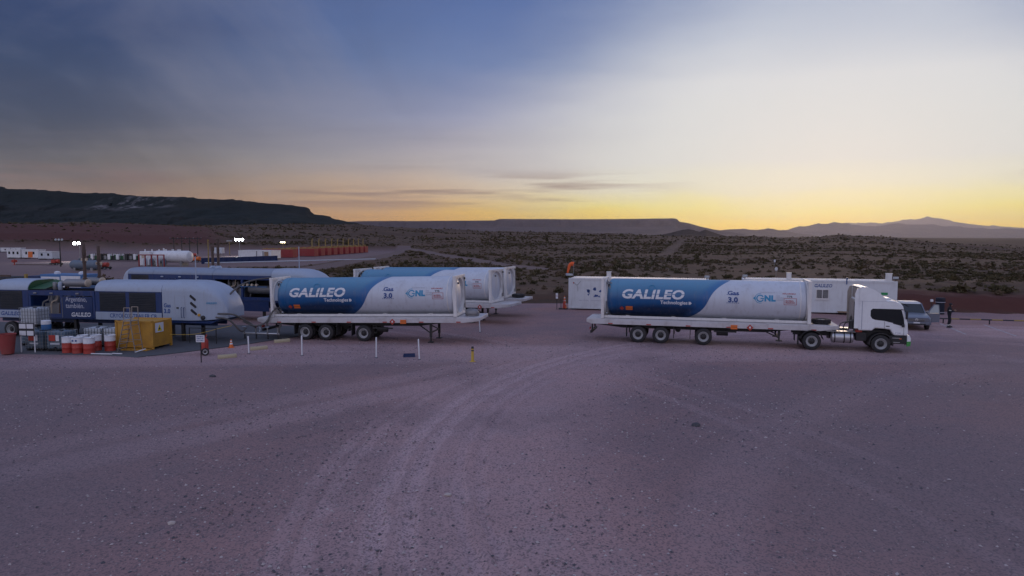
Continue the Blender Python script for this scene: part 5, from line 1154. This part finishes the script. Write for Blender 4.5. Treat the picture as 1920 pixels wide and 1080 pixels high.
MB().tube([(0, 0, 0), (0, 0, 1.45)], .03, 8).build('post', 'print_black', sp2, True); sb = MB().box(-.1, .1, -.05, -.03, 1.0, 1.5).build('plate', 'print_white', sp2)
flat('notice_lettering', 'print_red', sb, [(glyphs('EXT', .10, .003, 0, None, 0, .15), -.07, 1.2)], -.05)
fe = empty('extinguisher_stand', 'dark stand of orange fire equipment against the office end wall', 'fire stand', (4.72, 61.5, .0), R(-12))
MB().box(-.5, .3, -.12, .3, .004, .10).build('tray', 'black_steel', fe)
MB().lathe([(.001, .1), (.11, .1), (.11, .62), (.05, .75), (.03, .85), (.001, .85)], 'z', 14).build('extinguisher', 'red_paint', fe, True)
MB().lathe([(.19, .10), (.03, 1.2), (.001, 1.2)], 'z', 14, (.02, .15, 0)).build('cone', 'orange', fe, True)
for z in (.45, .75, 1.0): MB().lathe([(.19-.145*(z-.1)/1.1+.004, z), (.19-.145*(z-.02)/1.1+.004, z+.08)], 'z', 14, (.02, .15, 0)).build('white_band', 'print_white', fe, True)
MB().tube([(-.3, .1, .1), (-.3, .1, 1.0)], .03, 6).build('post', 'black_steel', fe)

# ---------------------------------------------------------------- parked pickup with its door open
pk = empty('pickup', 'dusty grey-blue pickup with pale roof and open driver door, parked facing the truck', 'pickup', (29.05, 49.75, 0), R(-109))
def ring(x, w, zb, zm, zt, tw):      # x forward
    return [(x, -w*.92, zb), (x, -w, zb+.12), (x, -w, zm), (x, -w*tw, zt), (x, 0, zt+.025), (x, w*tw, zt), (x, w, zm), (x, w, zb+.12), (x, w*.92, zb)]
body = MB().loft([ring(-2.65, .9, .5, .9, 1.0, .93), ring(-2.6, .95, .42, .95, 1.06, .95), ring(-1.0, .97, .36, .98, 1.08, .95), ring(.9, .97, .36, .98, 1.09, .94), ring(1.35, .97, .36, .96, 1.09, .92), ring(2.0, .95, .40, .90, 1.03, .90), ring(2.40, .90, .42, .84, .96, .88), ring(2.58, .80, .46, .80, .90, .86)])
bdy = body.build('body', 'car_paint', pk, True)
cabn = MB().loft([[(-1.35, -.86, 1.06), (-1.35, .86, 1.06), (.98, .86, 1.07), (.98, -.86, 1.07)][::1], [(-1.15, -.72, 1.70), (-1.15, .72, 1.70), (.22, .72, 1.70), (.22, -.72, 1.70)]]).build('cabin', 'glass_dark', pk)
rfo = MB().loft([[(-1.2, -.74, 1.68), (-1.2, .74, 1.68), (.28, .74, 1.68), (.28, -.74, 1.68)], [(-1.1, -.70, 1.78), (-1.1, .70, 1.78), (.12, .70, 1.78), (.12, -.70, 1.78)], [(-.9, -.5, 1.82), (-.9, .5, 1.82), (-.05, .5, 1.82), (-.05, -.5, 1.82)]]).build('roof', 'car_roof', pk, True)
for s in (-1, 1):
    for a_, b_ in (((.98, s*.865, 1.07), (.24, s*.735, 1.72)), ((-.35, s*.87, 1.07), (-.35, s*.735, 1.70)), ((-1.33, s*.865, 1.07), (-1.15, s*.735, 1.70))): MB().bar(a_, b_, .07, .07).build('pillar', 'car_paint', pk)
    for x in (-1.65, 1.55): wheel(pk, (x, s*.86, .37), .37, .24, s, 'aluminium', 22)
    MB().loft([[(2.30, s*.60, .72), (2.42, s*.86, .72), (2.36, s*.89, .90), (2.26, s*.60, .91)], [(2.57, s*.56, .71), (2.47, s*.87, .72), (2.40, s*.90, .89), (2.53, s*.57, .89)]]).build('headlight', 'lens', pk, True)
    MB().cbox((.80, s*1.06, 1.15), (.12, .22, .17)).build('mirror', 'car_paint', pk, bevel=.03)
    MB().cbox((2.56, s*.66, .50), (.05, .18, .10)).build('fog_lamp', 'lens', pk, bevel=.02)
MB().box(2.56, 2.605, -.5, .5, .66, .84).build('grille', 'print_black', pk, bevel=.01)
for k in range(2): MB().box(2.60, 2.625, -.52, .52, .70+.09*k, .72+.09*k).build('grille_bar', 'aluminium', pk)
MB().lathe([(.095, 2.60), (.095, 2.64), (.075, 2.645), (.001, 2.645)], 'x', 20, (0, 0, .77)).build('badge', 'aluminium', pk, True)
MB().add([(2.65, -.05, .82), (2.65, -.025, .82), (2.65, 0, .74), (2.65, .025, .82), (2.65, .05, .82), (2.65, .01, .70), (2.65, -.01, .70)], [(0, 1, 2, 6), (2, 3, 4, 5), (2, 5, 6)]).build('badge_mark', 'print_black', pk)
MB().loft([[(2.45, -.95, .40), (2.45, .95, .40), (2.45, .95, .62), (2.45, -.95, .62)], [(2.66, -.72, .42), (2.66, .72, .42), (2.66, .74, .60), (2.66, -.74, .60)]]).build('front_bumper', 'car_paint', pk, bevel=.03)
MB().box(2.662, 2.672, -.55, .55, .43, .51).build('air_intake', 'print_black', pk); MB().box(2.665, 2.68, -.2, .2, .53, .62).build('number_plate', 'print_white', pk)
dp = [(0, .42), (.95, .42), (1.02, 1.08), (.62, 1.66), (.15, 1.70), (0, 1.10)]
door = MB().prism([(-p[0], p[1]) for p in [(0, .42), (1.0, .42), (1.02, 1.06), (0, 1.06)]], -.04, .04).build('open_door', 'car_paint', pk, loc=(.92, .98, 0), rot=(0, 0, R(-62)))
MB().prism([(-.04, 1.08), (-1.0, 1.08), (-.90, 1.66), (-.55, 1.68)], -.008, .008).build('door_window', 'lens', door)
MB().bar((-.02, 0, 1.06), (-.56, 0, 1.70), .05).bar((-.56, 0, 1.70), (-.92, 0, 1.68), .05).bar((-.92, 0, 1.68), (-1.02, 0, 1.06), .05).build('door_frame', 'car_paint', door)
MB().box(-.9, -.15, -.06, -.04, .55, .95).build('door_card', 'print_black', door)

# ---------------------------------------------------------------- person looking at a phone
def person():
    me = bpy.data.meshes.new('person'); bm = bmesh.new(); J = {}; skin = {}
    # facing +x, weight on one leg; (x forward, y left, z up)
    pts = {'pelvis': ((0, 0, .96), .155), 'waist': ((.0, 0, 1.10), .15), 'chest': ((.015, 0, 1.30), .175), 'neckb': ((.0, 0, 1.46), .10), 'neck': ((.03, 0, 1.53), .058), 'head': ((.06, 0, 1.62), .088), 'crown': ((.055, 0, 1.72), .075),
           'hipL': ((0, .10, .90), .11), 'kneeL': ((.10, .13, .50), .078), 'ankL': ((.02, .15, .10), .06), 'toeL': ((.20, .17, .045), .042),
           'hipR': ((0, -.10, .90), .11), 'kneeR': ((-.01, -.15, .50), .078), 'ankR': ((-.10, -.19, .10), .06), 'toeR': ((.08, -.22, .045), .042),
           'shL': ((0, .19, 1.41), .075), 'elL': ((.02, .27, 1.14), .058), 'wrL': ((.24, .15, 1.20), .042), 'haL': ((.31, .10, 1.24), .035),
           'shR': ((0, -.19, 1.41), .075), 'elR': ((.03, -.27, 1.14), .058), 'wrR': ((.25, -.12, 1.18), .042), 'haR': ((.32, -.06, 1.22), .035)}
    ed = 'pelvis-waist waist-chest chest-neckb neckb-neck neck-head head-crown pelvis-hipL hipL-kneeL kneeL-ankL ankL-toeL pelvis-hipR hipR-kneeR kneeR-ankR ankR-toeR neckb-shL shL-elL elL-wrL wrL-haL neckb-shR shR-elR elR-wrR wrR-haR'
    lay = bm.verts.layers.skin.verify()
    for k, (p, r) in pts.items():
        v = bm.verts.new(p); v[lay].radius = (r, r*(1.25 if k in ('waist', 'chest') else 1)); v[lay].use_root = k == 'pelvis'; J[k] = v
    for e in ed.split(): a, b = e.split('-'); bm.edges.new((J[a], J[b]))
    bm.to_mesh(me); bm.free(); o = bpy.data.objects.new('person', me); C.objects.link(o); me.materials.append(M['cloth_dark'])
    o.modifiers.new('skin', 'SKIN').use_smooth_shade = True; s = o.modifiers.new('sub', 'SUBSURF'); s.levels = 1; s.render_levels = 2
    MB().lathe([(.001, 1.595), (.045, 1.60), (.078, 1.64), (.082, 1.68), (.05, 1.70)], 'z', 14, (.085, 0, -.03)).build('face', 'skin', o, True)
    MB().cbox((.168, 0, 1.615), (.02, .025, .04)).build('nose', 'skin', o, bevel=.008)
    MB().lathe([(.10, 1.645), (.108, 1.70), (.09, 1.76), (.05, 1.79), (.001, 1.80)], 'z', 16, (.05, 0, -.005)).build('cap', 'cloth_dark', o, True)
    MB().box(.12, .24, -.07, .07, 1.655, 1.668).build('cap_peak', 'cloth_dark', o, bevel=.005)
    for s_ in (-1, 1):
        hx, hy = .32, (.09 if s_ > 0 else -.06)
        h = MB().cbox((hx, hy, 1.245), (.09, .03, .08)).build('hand', 'skin', o, bevel=.012)
        for f in range(4): MB().tube([(hx+.04, hy, 1.275-.02*f), (hx+.085-.006*f, hy-s_*.012, 1.28-.02*f), (hx+.10-.008*f, hy-s_*.035, 1.278-.02*f)], .009, 6).build('finger', 'skin', h)
        MB().tube([(hx-.01, hy-s_*.01, 1.285), (hx+.03, hy-s_*.03, 1.305), (hx+.06, hy-s_*.035, 1.30)], .010, 6).build('thumb', 'skin', h)
        MB().lathe([(.083, .16), (.086, .18), (.086, .215), (.083, .235)], 'z', 14, ((.03 if s_ > 0 else -.085), (.148 if s_ > 0 else -.185), 0)).build('leg_stripe', 'reflective', o)
        MB().lathe([(.072, 1.24), (.078, 1.245), (.078, 1.285), (.072, 1.29)], 'z', 12, (.012, s_*.24, 0)).build('arm_stripe', 'reflective', o)
        MB().cbox((.10 if s_ > 0 else -.03, s_*.165 if s_ > 0 else -.20, .045), (.29, .11, .09)).build('boot', 'print_black', o, bevel=.03)
    MB().cbox((.40, .015, 1.27), (.012, .08, .15)).build('phone', 'print_black', o, bevel=.004)
    return o
pe = person(); pe.location = (31.6, 49.05, 0); pe.rotation_euler = (0, 0, R(-25)); tag(pe, 'person in dark work overalls with pale leg stripes, looking at a phone beside the pickup', 'person')

# dark barrels, low rail, painted bay lines
bz = GZ(36.2, 57.6)
br = empty('dark_barrel', 'tall dark barrel with pale bands standing on the red bank behind the pickup', 'barrel', (36.3, 57.6, bz - .05), 0)
MB().lathe([(.001, 0), (.30, 0), (.32, .05), (.32, .98), (.30, 1.02)], 'z', 20).build('lower_shell', 'cloth_navy', br, True); MB().lathe([(.30, 1.02), (.36, 1.04), (.36, 1.40), (.30, 1.46), (.001, 1.48)], 'z', 20).build('upper_shell', 'cloth_navy', br, True)
for z, r in ((.20, .325), (1.06, .366)): MB().lathe([(r, z), (r+.004, z+.01), (r+.004, z+.04), (r, z+.05)], 'z', 20).build('pale_band', 'print_grey', br)
tpd = empty('camera_stand', 'small white-headed instrument on a dark stem beside the dark barrel', 'instrument', (35.55, 57.6, GZ(35.55, 57.6) - .02), 0)
MB().tube([(0, 0, 0), (0, 0, 1.05)], .03, 8).build('stem', 'print_black', tpd, True); MB().cbox((0, -.02, 1.18), (.2, .16, .2)).build('head', 'print_white', tpd, bevel=.03)
rl = empty('parking_rail', 'low rail striped black and yellow behind the parking bays', 'rail', (32.5, 51.75, 0), math.atan2(-1.5, 5.2))
Lr = 17.0
for k in range(24): MB().tube([(k*.71, 0, .34), (k*.71+.705, 0, .34)], .05, 8).build('rail_segment', 'print_black' if k % 2 == 0 else 'pipe_yellow', rl, True)
for k in range(6): MB().tube([(.35+k*3.05, 0, 0), (.35+k*3.05, 0, .30)], .045, 8).build('post', 'print_black', rl, True)
for i, (a, b, lb) in enumerate((((32.39, 51.3), (30.5, 45.5), ''), ((35.22, 50.6), (33.3, 44.7), ''), ((38.1, 49.8), (36.2, 43.9), ''))):
    d = Vector((b[0]-a[0], b[1]-a[1], 0)); nrm = Vector((-d.y, d.x, 0)).normalized()*.07; q = MB(); vv = []
    for k in range(13):
        p = Vector((a[0], a[1], .004)) + d*(k/12); wv = 1 + .35*math.sin(k*2.3+i); vv += [p-nrm*wv, p+nrm*wv]
    q.add(vv, [(2*k, 2*k+1, 2*k+3, 2*k+2) for k in range(12)]); structure(q.build('bay_line', 'line_paint'))

# ================================================================== plant in the distance
def cabin(name, label, cat, loc, hz, L, Wd, H, mat, group=None, nwin=3, extra=None, legs=.3):
    r = empty(name, label, cat, loc, hz, group)
    MB().box(0, L, 0, Wd, legs, H).build('wall_shell', mat, r, bevel=.03); MB().box(-.08, L+.08, -.08, Wd+.08, H+.002, H+.12).build('roof', 'frame_white', r)
    for k in range(nwin): x = L*(k+.6)/(nwin+.2); w_ = MB().box(x-.35, x+.35, -.03, .0, H*.5, H*.8).build('window', 'glass_dark', r)
    for x in (.4, L-.4): MB().box(x-.2, x+.2, .1, Wd-.1, 0, legs).build('footing', 'black_steel', r)
    if extra: MB().box(*extra[0]).build(extra[1], extra[2], r)
    return r
cabin('camp_cabin', 'white camp cabin with small windows, left one of the distant pair', 'cabin', (-156, 211, 0), R(-14), 5.2, 2.6, 2.7, 'white_paint', 'white camp cabins')
cabin('camp_cabin', 'white camp cabin with a red panel, right one of the distant pair', 'cabin', (-150.2, 209.4, 0), R(-14), 6.2, 2.6, 2.7, 'white_paint', 'white camp cabins', 2, ((2.4, 4.1, -.05, -.01, .4, 2.2), 'red_panel', 'orange'))
cabin('camp_cabin', 'pale blue-white camp cabin right of the distant pair', 'cabin', (-138.8, 200, 0), R(-14), 5.2, 2.6, 2.3, 'tote_plastic', 'white camp cabins', 2)
for k in range(3): cabin('tiny_cabin', ('leftmost of three tiny white cabins below the red bank', 'middle of three tiny white cabins below the red bank', 'rightmost of three tiny white cabins below the red bank')[k], 'cabin', (-229+5.6*k, 300-1.3*k, 0), R(-14), 5.0, 2.5, 1.9, 'white_paint', 'tiny cabins far off', 1)
def skid(label, loc, hz, L, dark):
    r = empty('pump_skid', label, 'skid', loc, hz, 'equipment skids in a row')
    MB().box(0, L, 0, 2.4, .25, .5).build('base_frame', 'black_steel', r)
    for k in range(3):
        x = L*(k+.5)/3; MB().box(x-.55, x+.55, .4, 1.9, .5, 1.5+.3*(k % 2)).build('engine', ('black_steel', 'green_inner', 'steel_grey')[(k+dark) % 3], r, bevel=.06)
        MB().tube([(x+.4, 1, 1.5), (x+.4, 1, 2.2)], .08, 8).build('exhaust', 'rust_pipe', r, True)
    MB().box(L-.9, L-.1, .2, 2.2, .5, 2.0).build('radiator', 'white_paint' if dark != 1 else 'black_steel', r)
for k in range(7): skid('dark equipment skid, number %s in the row before the white tank' % ('one', 'two', 'three', 'four', 'five', 'six', 'seven')[k], (-117 + k*2.55 + .3, 187 - .4*k, 0), R(-14), 2.3, k % 3)
def hvessel(name, label, loc, hz, L, r_, mat, zc, cat='tank', ends=True):
    q = empty(name, label, cat, loc, hz)
    MB().lathe([(.001, 0), (r_*.5, .08), (r_*.85, .3), (r_, .7)] + [(r_, L-.7), (r_*.85, L-.3), (r_*.5, L-.08), (.001, L)], 'x', 24, (0, 0, zc)).build('vessel', mat, q, True)
    for x in (L*.2, L*.8): MB().prism([(x-.3, 0), (x+.3, 0), (x+.25, zc-.4*r_), (x-.25, zc-.4*r_)], -r_*.8, r_*.8).build('saddle', 'steel_grey', q)
    for x in (L*.3, L*.5, L*.66): MB().lathe([(.25, zc+r_-.1), (.25, zc+r_+.22), (.3, zc+r_+.22), (.3, zc+r_+.3), (.001, zc+r_+.3)], 'z', 12, (x, 0, 0)).build('nozzle', mat, q, True)
    return q
hvessel('storage_tank', 'grey-blue horizontal tank behind the exhaust stacks', (-86.5, 134, 0), R(-12), 6.6, .95, 'tank_greyblue', 1.15)
wt = hvessel('treater_vessel', 'long white treater vessel with a block front on the far pad', (-81.5, 156, 0), R(-14), 9.6, 1.35, 'white_paint', 2.15)
MB().box(-3.0, -.05, -1.4, 1.4, .1, 3.35).build('front_block', 'white_paint', wt, bevel=.15); MB().box(-2.4, -1.7, -1.43, -1.40, 1.8, 2.5).build('hatch', 'beige_cap', wt)
for k in range(6): MB().tube([(-2.5+k*1.9, -.2, 3.3), (-2.5+k*1.9, -.2, 3.8)], .12, 8).build('relief_valve', 'white_paint', wt)
gt = empty('pipe_frame', 'dark red portal frame with vertical filters in front of the white vessel', 'pipe frame', (-83.3, 152.5, 0), R(-14))
for k in range(5): MB().box(k*1.65-.1, k*1.65+.1, -.1, .1, 0, 2.5).build('column', 'container_red', gt)
MB().box(-.1, 6.7, -.12, .12, 2.5, 2.72).build('beam', 'container_red', gt)
for k in range(4): MB().lathe([(.001, .1), (.42, .15), (.45, .4), (.45, 1.5), (.3, 1.8), (.001, 1.9)], 'z', 14, (.85+k*1.65, .9, 0)).build('filter_vessel', ('tote_plastic', 'tank_greyblue')[k % 2], gt, True)
def machine(label, loc, hz, s=1.0, mat='red_paint'):
    r = empty('red_machine', label, 'machine', loc, hz, 'red pumping machines')
    MB().box(-1.6*s, 1.6*s, -.8*s, .8*s, .3*s, .6*s).build('base', 'black_steel', r); MB().box(-1.2*s, .1*s, -.6*s, .6*s, .6*s, 1.6*s).build('engine', mat, r, bevel=.1*s)
    MB().lathe([(.001, .25*s), (.55*s, .3*s), (.55*s, 1.2*s), (.001, 1.25*s)], 'x', 16, (0, 0, 1.15*s)).build('drum', mat, r, True)
    for x in (-1.1, 1.1):
        for y in (-.8, .8): wheel(r, (x*s, y*s, .35*s), .35*s, .2*s, -1 if y < 0 else 1, 'rim_grey', 14)
    MB().tube([(-.8*s, 0, 1.6*s), (-.8*s, 0, 2.1*s)], .09*s, 8).build('exhaust', 'rust_pipe', r, True)
machine('red pumping machine between the grey-blue tank and the white vessel', (-83.2, 139, 0), R(-10), .85)
machine('red trailer machine on the far pad left of the tall mast', (-107.2, 160.5, 0), R(-10), .8)
machine('red machine on the far pad under the power poles', (-82, 177.5, 0), R(-20), .9, 'orange')
machine('red machine near the lattice of masts and white boxes', (-100.5, 215, 0), R(15), .9)
pj = empty('wellhead', 'small red wellhead valve tree on the far pad with a long ground pipe', 'wellhead', (-117, 160.5, 0), 0)
MB().lathe([(.35, 0), (.35, .1), (.12, .12), (.12, .6), (.3, .62), (.3, .75), (.12, .77), (.12, 1.4), (.001, 1.42)], 'z', 12).build('stem', 'red_paint', pj, True)
for s in (-1, 1): MB().lathe([(.3, s*.5), (.3, s*.58)], 'y', 12, (0, 0, .95)).build('hand_wheel', 'red_paint', pj); MB().tube([(0, 0, .95), (0, s*.5, .95)], .07, 8).build('arm', 'red_paint', pj)
MB().tube([(.2, 0, .12), (10, -1.2, .12)], .09, 8).build('flow_line', 'rust_pipe', pj, True)
def mast(label, loc, h, mat, lit, group='light masts'):
    r = empty('light_mast', label, 'light mast', loc, 0, group)
    MB().tube([(0, 0, 0), (0, 0, h*.5), (0, 0, h)], [.16, .12, .08], 8).build('pole', mat, r, True); MB().box(-.9, .9, -.06, .06, h-.1, h).build('cross_arm', mat, r)
    flare_scale = 1.7 if lit == 'lamp_white' else 1.0  # white-lit heads enlarged and spread, lamp flare built into their shape
    for x in (-.7*flare_scale, 0, .7*flare_scale):
        f = MB().lathe([(.24*flare_scale, -.32), (.24*flare_scale, -.2), (.12*flare_scale, -.05)], 'y', 16, (x, 0, h+.19*flare_scale)).build('floodlight', 'print_grey', r, bevel=.03)
        MB().lathe([(.001, -.36), (.22*flare_scale, -.345), (.22*flare_scale, -.322)], 'y', 16, (x, 0, h+.19*flare_scale)).build('lamp_glass', lit or 'lens', f)
    if lit:
        ld_ = bpy.data.lights.new('floodlight_glow', 'SPOT'); ld_.energy = 2600 if lit == 'lamp_white' else 900; ld_.color = (.92, .97, 1) if lit == 'lamp_white' else (1, .85, .55); ld_.spot_size = R(140); ld_.spot_blend = .8; ld_.shadow_soft_size = .4
        lo_ = bpy.data.objects.new('floodlight_glow', ld_); C.objects.link(lo_); lo_.location = (loc[0], loc[1]-1.6, h+.2); lo_.rotation_euler = (R(-48), 0, 0)
    return r
mast('lit light mast seen beside the rust-brown exhaust stacks', (-117.6, 186, 0), 4.6, 'steel_grey', 'lamp_white')
mast('brightest lit light mast, over the white building', (-95.2, 239, 0), 5.4, 'steel_grey', 'lamp_white')
mast('lit light mast before the red containers', (-93.4, 279, 0), 4.3, 'pipe_yellow', 'lamp_warm')
mast('unlit light mast between the white boxes and the brightest lamp', (-104.5, 253, 0), 5.0, 'pipe_yellow', None)
mast('tall unlit slender mast on the far pad left of the exhaust stacks', (-100.5, 152, 0), 5.8, 'black_steel', None)
for (x, y, h, m, lb) in ((-65.1, 146.5, 6.0, 'pipe_yellow', 'thin yellow vent mast behind the second liquefaction trailer'), (-80.5, 158, 4.0, 'white_paint', 'short white vent mast at the end of the white vessel')):
    r = empty('vent_mast', lb, 'mast', (x, y, 0)); MB().tube([(0, 0, 0), (0, 0, h)], [.14, .09], 8).build('pole', m, r, True); MB().lathe([(.25, 0), (.25, .1), (.12, .12)], 'z', 10).build('base', m, r, True); MB().lathe([(.16, h-.3), (.16, h), (.001, h)], 'z', 10).build('tip', m, r, True)
for k in range(4):
    r = empty('power_pole', 'dark timber power pole, %s from the exhaust stacks' % ('first', 'second', 'third', 'fourth')[k], 'power pole', (-129 + 3.0*k, 261, 0), R(20), 'row of power poles')
    MB().tube([(0, 0, 0), (0, 0, 6.6)], [.19, .14], 8).build('pole', 'black_steel', r, True); MB().box(-1.5, 1.5, -.1, .1, 5.9, 6.15).build('cross_arm', 'black_steel', r)
    for s in (-1, 1): MB().bar((0, 0, 4.6), (s*1.1, 0, 5.95), .12).build('brace', 'black_steel', r)
    for s in (-1.3, 0, 1.3): MB().lathe([(.08, 6.15), (.13, 6.25), (.06, 6.42), (.001, 6.42)], 'z', 8, (s, 0, 0)).build('insulator', 'steel_grey', r)
for k in range(2):
    r = empty('stilt_tank', ('left', 'right')[k] + ' one of two pale boxes raised on legs by the masts', 'tank', (-97.9 + 1.75*k, 226, 0), R(-8), 'raised pale boxes')
    MB().box(-.75, .75, -.75, .75, 1.2, 3.1).build('box', 'tote_plastic', r, bevel=.08)
    for x in (-.6, .6):
        for y in (-.6, .6): MB().box(x-.07, x+.07, y-.07, y+.07, 0, 1.2).build('leg', 'steel_grey', r)
bw = empty('pond_wall', 'long low dark blue containment wall on the far pad', 'wall', (-75.9, 167, 0), math.atan2(22.6, 10.7))
MB().box(0, 25, -.15, .15, 0, 1.35).build('panel', 'deep_blue', bw)
for k in range(11): MB().box(.2+k*2.45, .34+k*2.45, -.24, -.152, 0, 1.4).build('stiffener', 'deep_blue', bw)
MB().box(-.05, 25.05, -.2, .2, 1.352, 1.45).build('coping', 'unit_blue', bw)
wb = cabin('plant_building', 'white flat-roofed building below the brightest lamp', 'building', (-80.5, 201, 0), R(-8), 10.2, 6, 2.6, 'white_paint', None, 0)
MB().box(5.6, 5.9, -.06, -.002, .3, 2.5).build('corner_column', 'steel_grey', wb); MB().box(7.6, 7.9, -.06, -.002, .3, 2.5).build('corner_column', 'steel_grey', wb)
MB().box(8.1, 9.4, -.05, -.002, .4, 2.3).build('door', 'wood', wb)
cb_ = empty('blue_container', 'open blue container building with white panels beside the exhaust stacks', 'container', (-50.2, 72.5, 0), R(-14))
MB().box(0, 5.4, 0, 2.5, .1, 2.6).build('shell', 'tank_blue', cb_, bevel=.02)
MB().box(-1.6, -.05, .0, 2.4, .2, 2.4).build('blue_annex', 'deep_blue', cb_); MB().box(-2.0, -1.72, -.1, .1, 0, 2.6).build('yellow_post', 'pipe_yellow', cb_)
for (x0, x1, z0, z1) in ((.15, 2.55, 1.62, 2.35), (2.75, 5.25, 1.62, 2.45), (.15, 2.55, .3, 1.42), (2.75, 5.25, .3, 1.42)): MB().box(x0, x1, -.03, -.002, z0, z1).build('white_panel', 'white_paint', cb_)
flat('brand_lettering', 'print_blue', cb_, [(glyphs('GALILEO', .36, .012, .18, (.11, .13), 0, 1.5), 3.1, .85), (glyphs('Gas 3.0', .34, .008, 0, None, 0, 1.1), .4, 1.85)], -.03)
for x in (1.2, 4.4): MB().lathe([(.3, 2.6), (.3, 2.8), (.1, 2.9), (.001, 2.9)], 'z', 12, (x, 1, 0)).build('roof_vent', 'white_paint', cb_, True)
bt = empty('black_tank', 'dark rectangular tank between the blue drums and the blue container', 'tank', (-55.6, 73, 0), R(-14))
MB().box(0, 2.7, 0, 2.2, .1, 2.3).build('shell', 'interior_dark', bt, bevel=.3); MB().box(.6, 2.0, .3, .4, 2.3, 2.5).build('top_pipe', 'rust_pipe', bt)
for k in range(5):
    r = empty('blue_tank', 'rounded blue plastic tank, %s from the dark rectangular tank' % ('first', 'second', 'third', 'fourth', 'fifth')[k], 'tank', (-56.9 - 2.05*k, 74 + .45*k, 0), 0, 'row of rounded blue tanks')
    MB().lathe([(.001, .02), (.85, .02), (.95, .2), (.95, 2.1), (.8, 2.5), (.4, 2.67), (.25, 2.67), (.25, 2.77), (.001, 2.77)], 'z', 22).build('shell', 'tank_blue', r, True)
    MB().box(-.6, .3, -.5, .3, 2.62, 2.72).build('lid', ('pipe_yellow', 'tote_plastic')[k % 2], r, bevel=.02)
    for z in (.6, 1.1): MB().lathe([(.951, z), (.975, z+.02), (.975, z+.08), (.951, z+.1)], 'z', 22).build('hoop', 'unit_blue', r)
# red engine containers with yellow pipe rack and stacks
def red_box(label, loc, hz, L=12, stack=True):
    r = empty('red_container', label, 'container', loc, hz, 'red engine containers in line')
    MB().box(-L, 0, -1.2, 1.2, .15, 2.75).build('shell', 'container_red', r, bevel=.04)
    e = MB().box(.002, .06, -1.15, 1.15, .2, 2.7).build('end_wall', 'container_red_light', r); MB().box(.062, .09, -.9, -.1, .3, 2.3).build('door', 'container_red_light', e); MB().box(.062, .09, .1, .9, .3, 2.3).build('door', 'container_red_light', e)
    MB().box(-L+.1, 0, -.7, -.5, 2.75, 3.0).box(-L+.1, 0, .5, .7, 2.75, 3.0).build('roof_pipe', 'pipe_yellow', r)
    for k in range(5): MB().lathe([(.35, 2.75), (.35, 3.15), (.001, 3.15)], 'z', 10, (-L*(k+.5)/5, 0, 0)).build('roof_fan', 'container_red', r, True)
    for k in range(8): MB().box(-L+.7+k*1.45, -L+.8+k*1.45, -1.24, -1.2, .2, 2.7).build('side_rib', 'container_red', r)
    if stack:
        MB().tube([(-1.6, 0, 2.75), (-1.6, 0, 5.6), (-1.2, 0, 5.95)], .17, 8).build('stack', 'pipe_yellow', r, True)
    MB().tube([(-1.0, -1.2, 3.3), (-1.0, 1.2, 3.3)], .12, 8).build('rack_pipe', 'pipe_yellow', r, True)
    return r
ORD = ('second', 'third', 'fourth', 'fifth', 'sixth', 'seventh', 'eighth', 'ninth', 'tenth', 'eleventh')
red_box('long red engine container closest to the white building, its dark side in full view', (-68.6, 216, 0), R(-20), 12, False)
for k in range(10): red_box('red engine container with yellow stack, %s in line from the white building' % ORD[k], (-66.2 + .55*k, 231 + 6.3*k, 0), R(-20))
for k, (x, y) in enumerate(((61.7, 160.4), (44.8, 115.7))):
    r = empty('survey_marker', ('farther', 'nearer')[k] + ' small white marker disc on a stem in the scrub behind the offices', 'marker', (x, y, GZ(x, y)), R(20), 'white survey markers')
    MB().tube([(0, 0, -.1), (0, 0, 1.1)], .04, 6).build('stem', 'steel_grey', r, True); MB().lathe([(.001, -.05), (.32, -.04), (.32, .0), (.001, .01)], 'y', 18, (0, 0, 1.25)).build('disc', 'print_white', r, True)
for a, b, lb in (((-72, 160, .5), (-38, 190, .5), 'long white pipeline on low supports before the red containers'), ((-58, 120, .35), (-40, 128, .35), 'pale pipeline crossing behind the second liquefaction trailer')):
    r = empty('pipeline', lb, 'pipeline', a); A, B = Vector(a), Vector(b); MB().tube([(0, 0, 0), tuple(B-A)], .14, 8).build('pipe', 'tote_plastic', r, True)
    for k in range(8): p = (B-A)*(k+.5)/8; MB().box(p.x-.1, p.x+.1, p.y-.1, p.y+.1, -a[2], -.1).build('support', 'steel_grey', r)
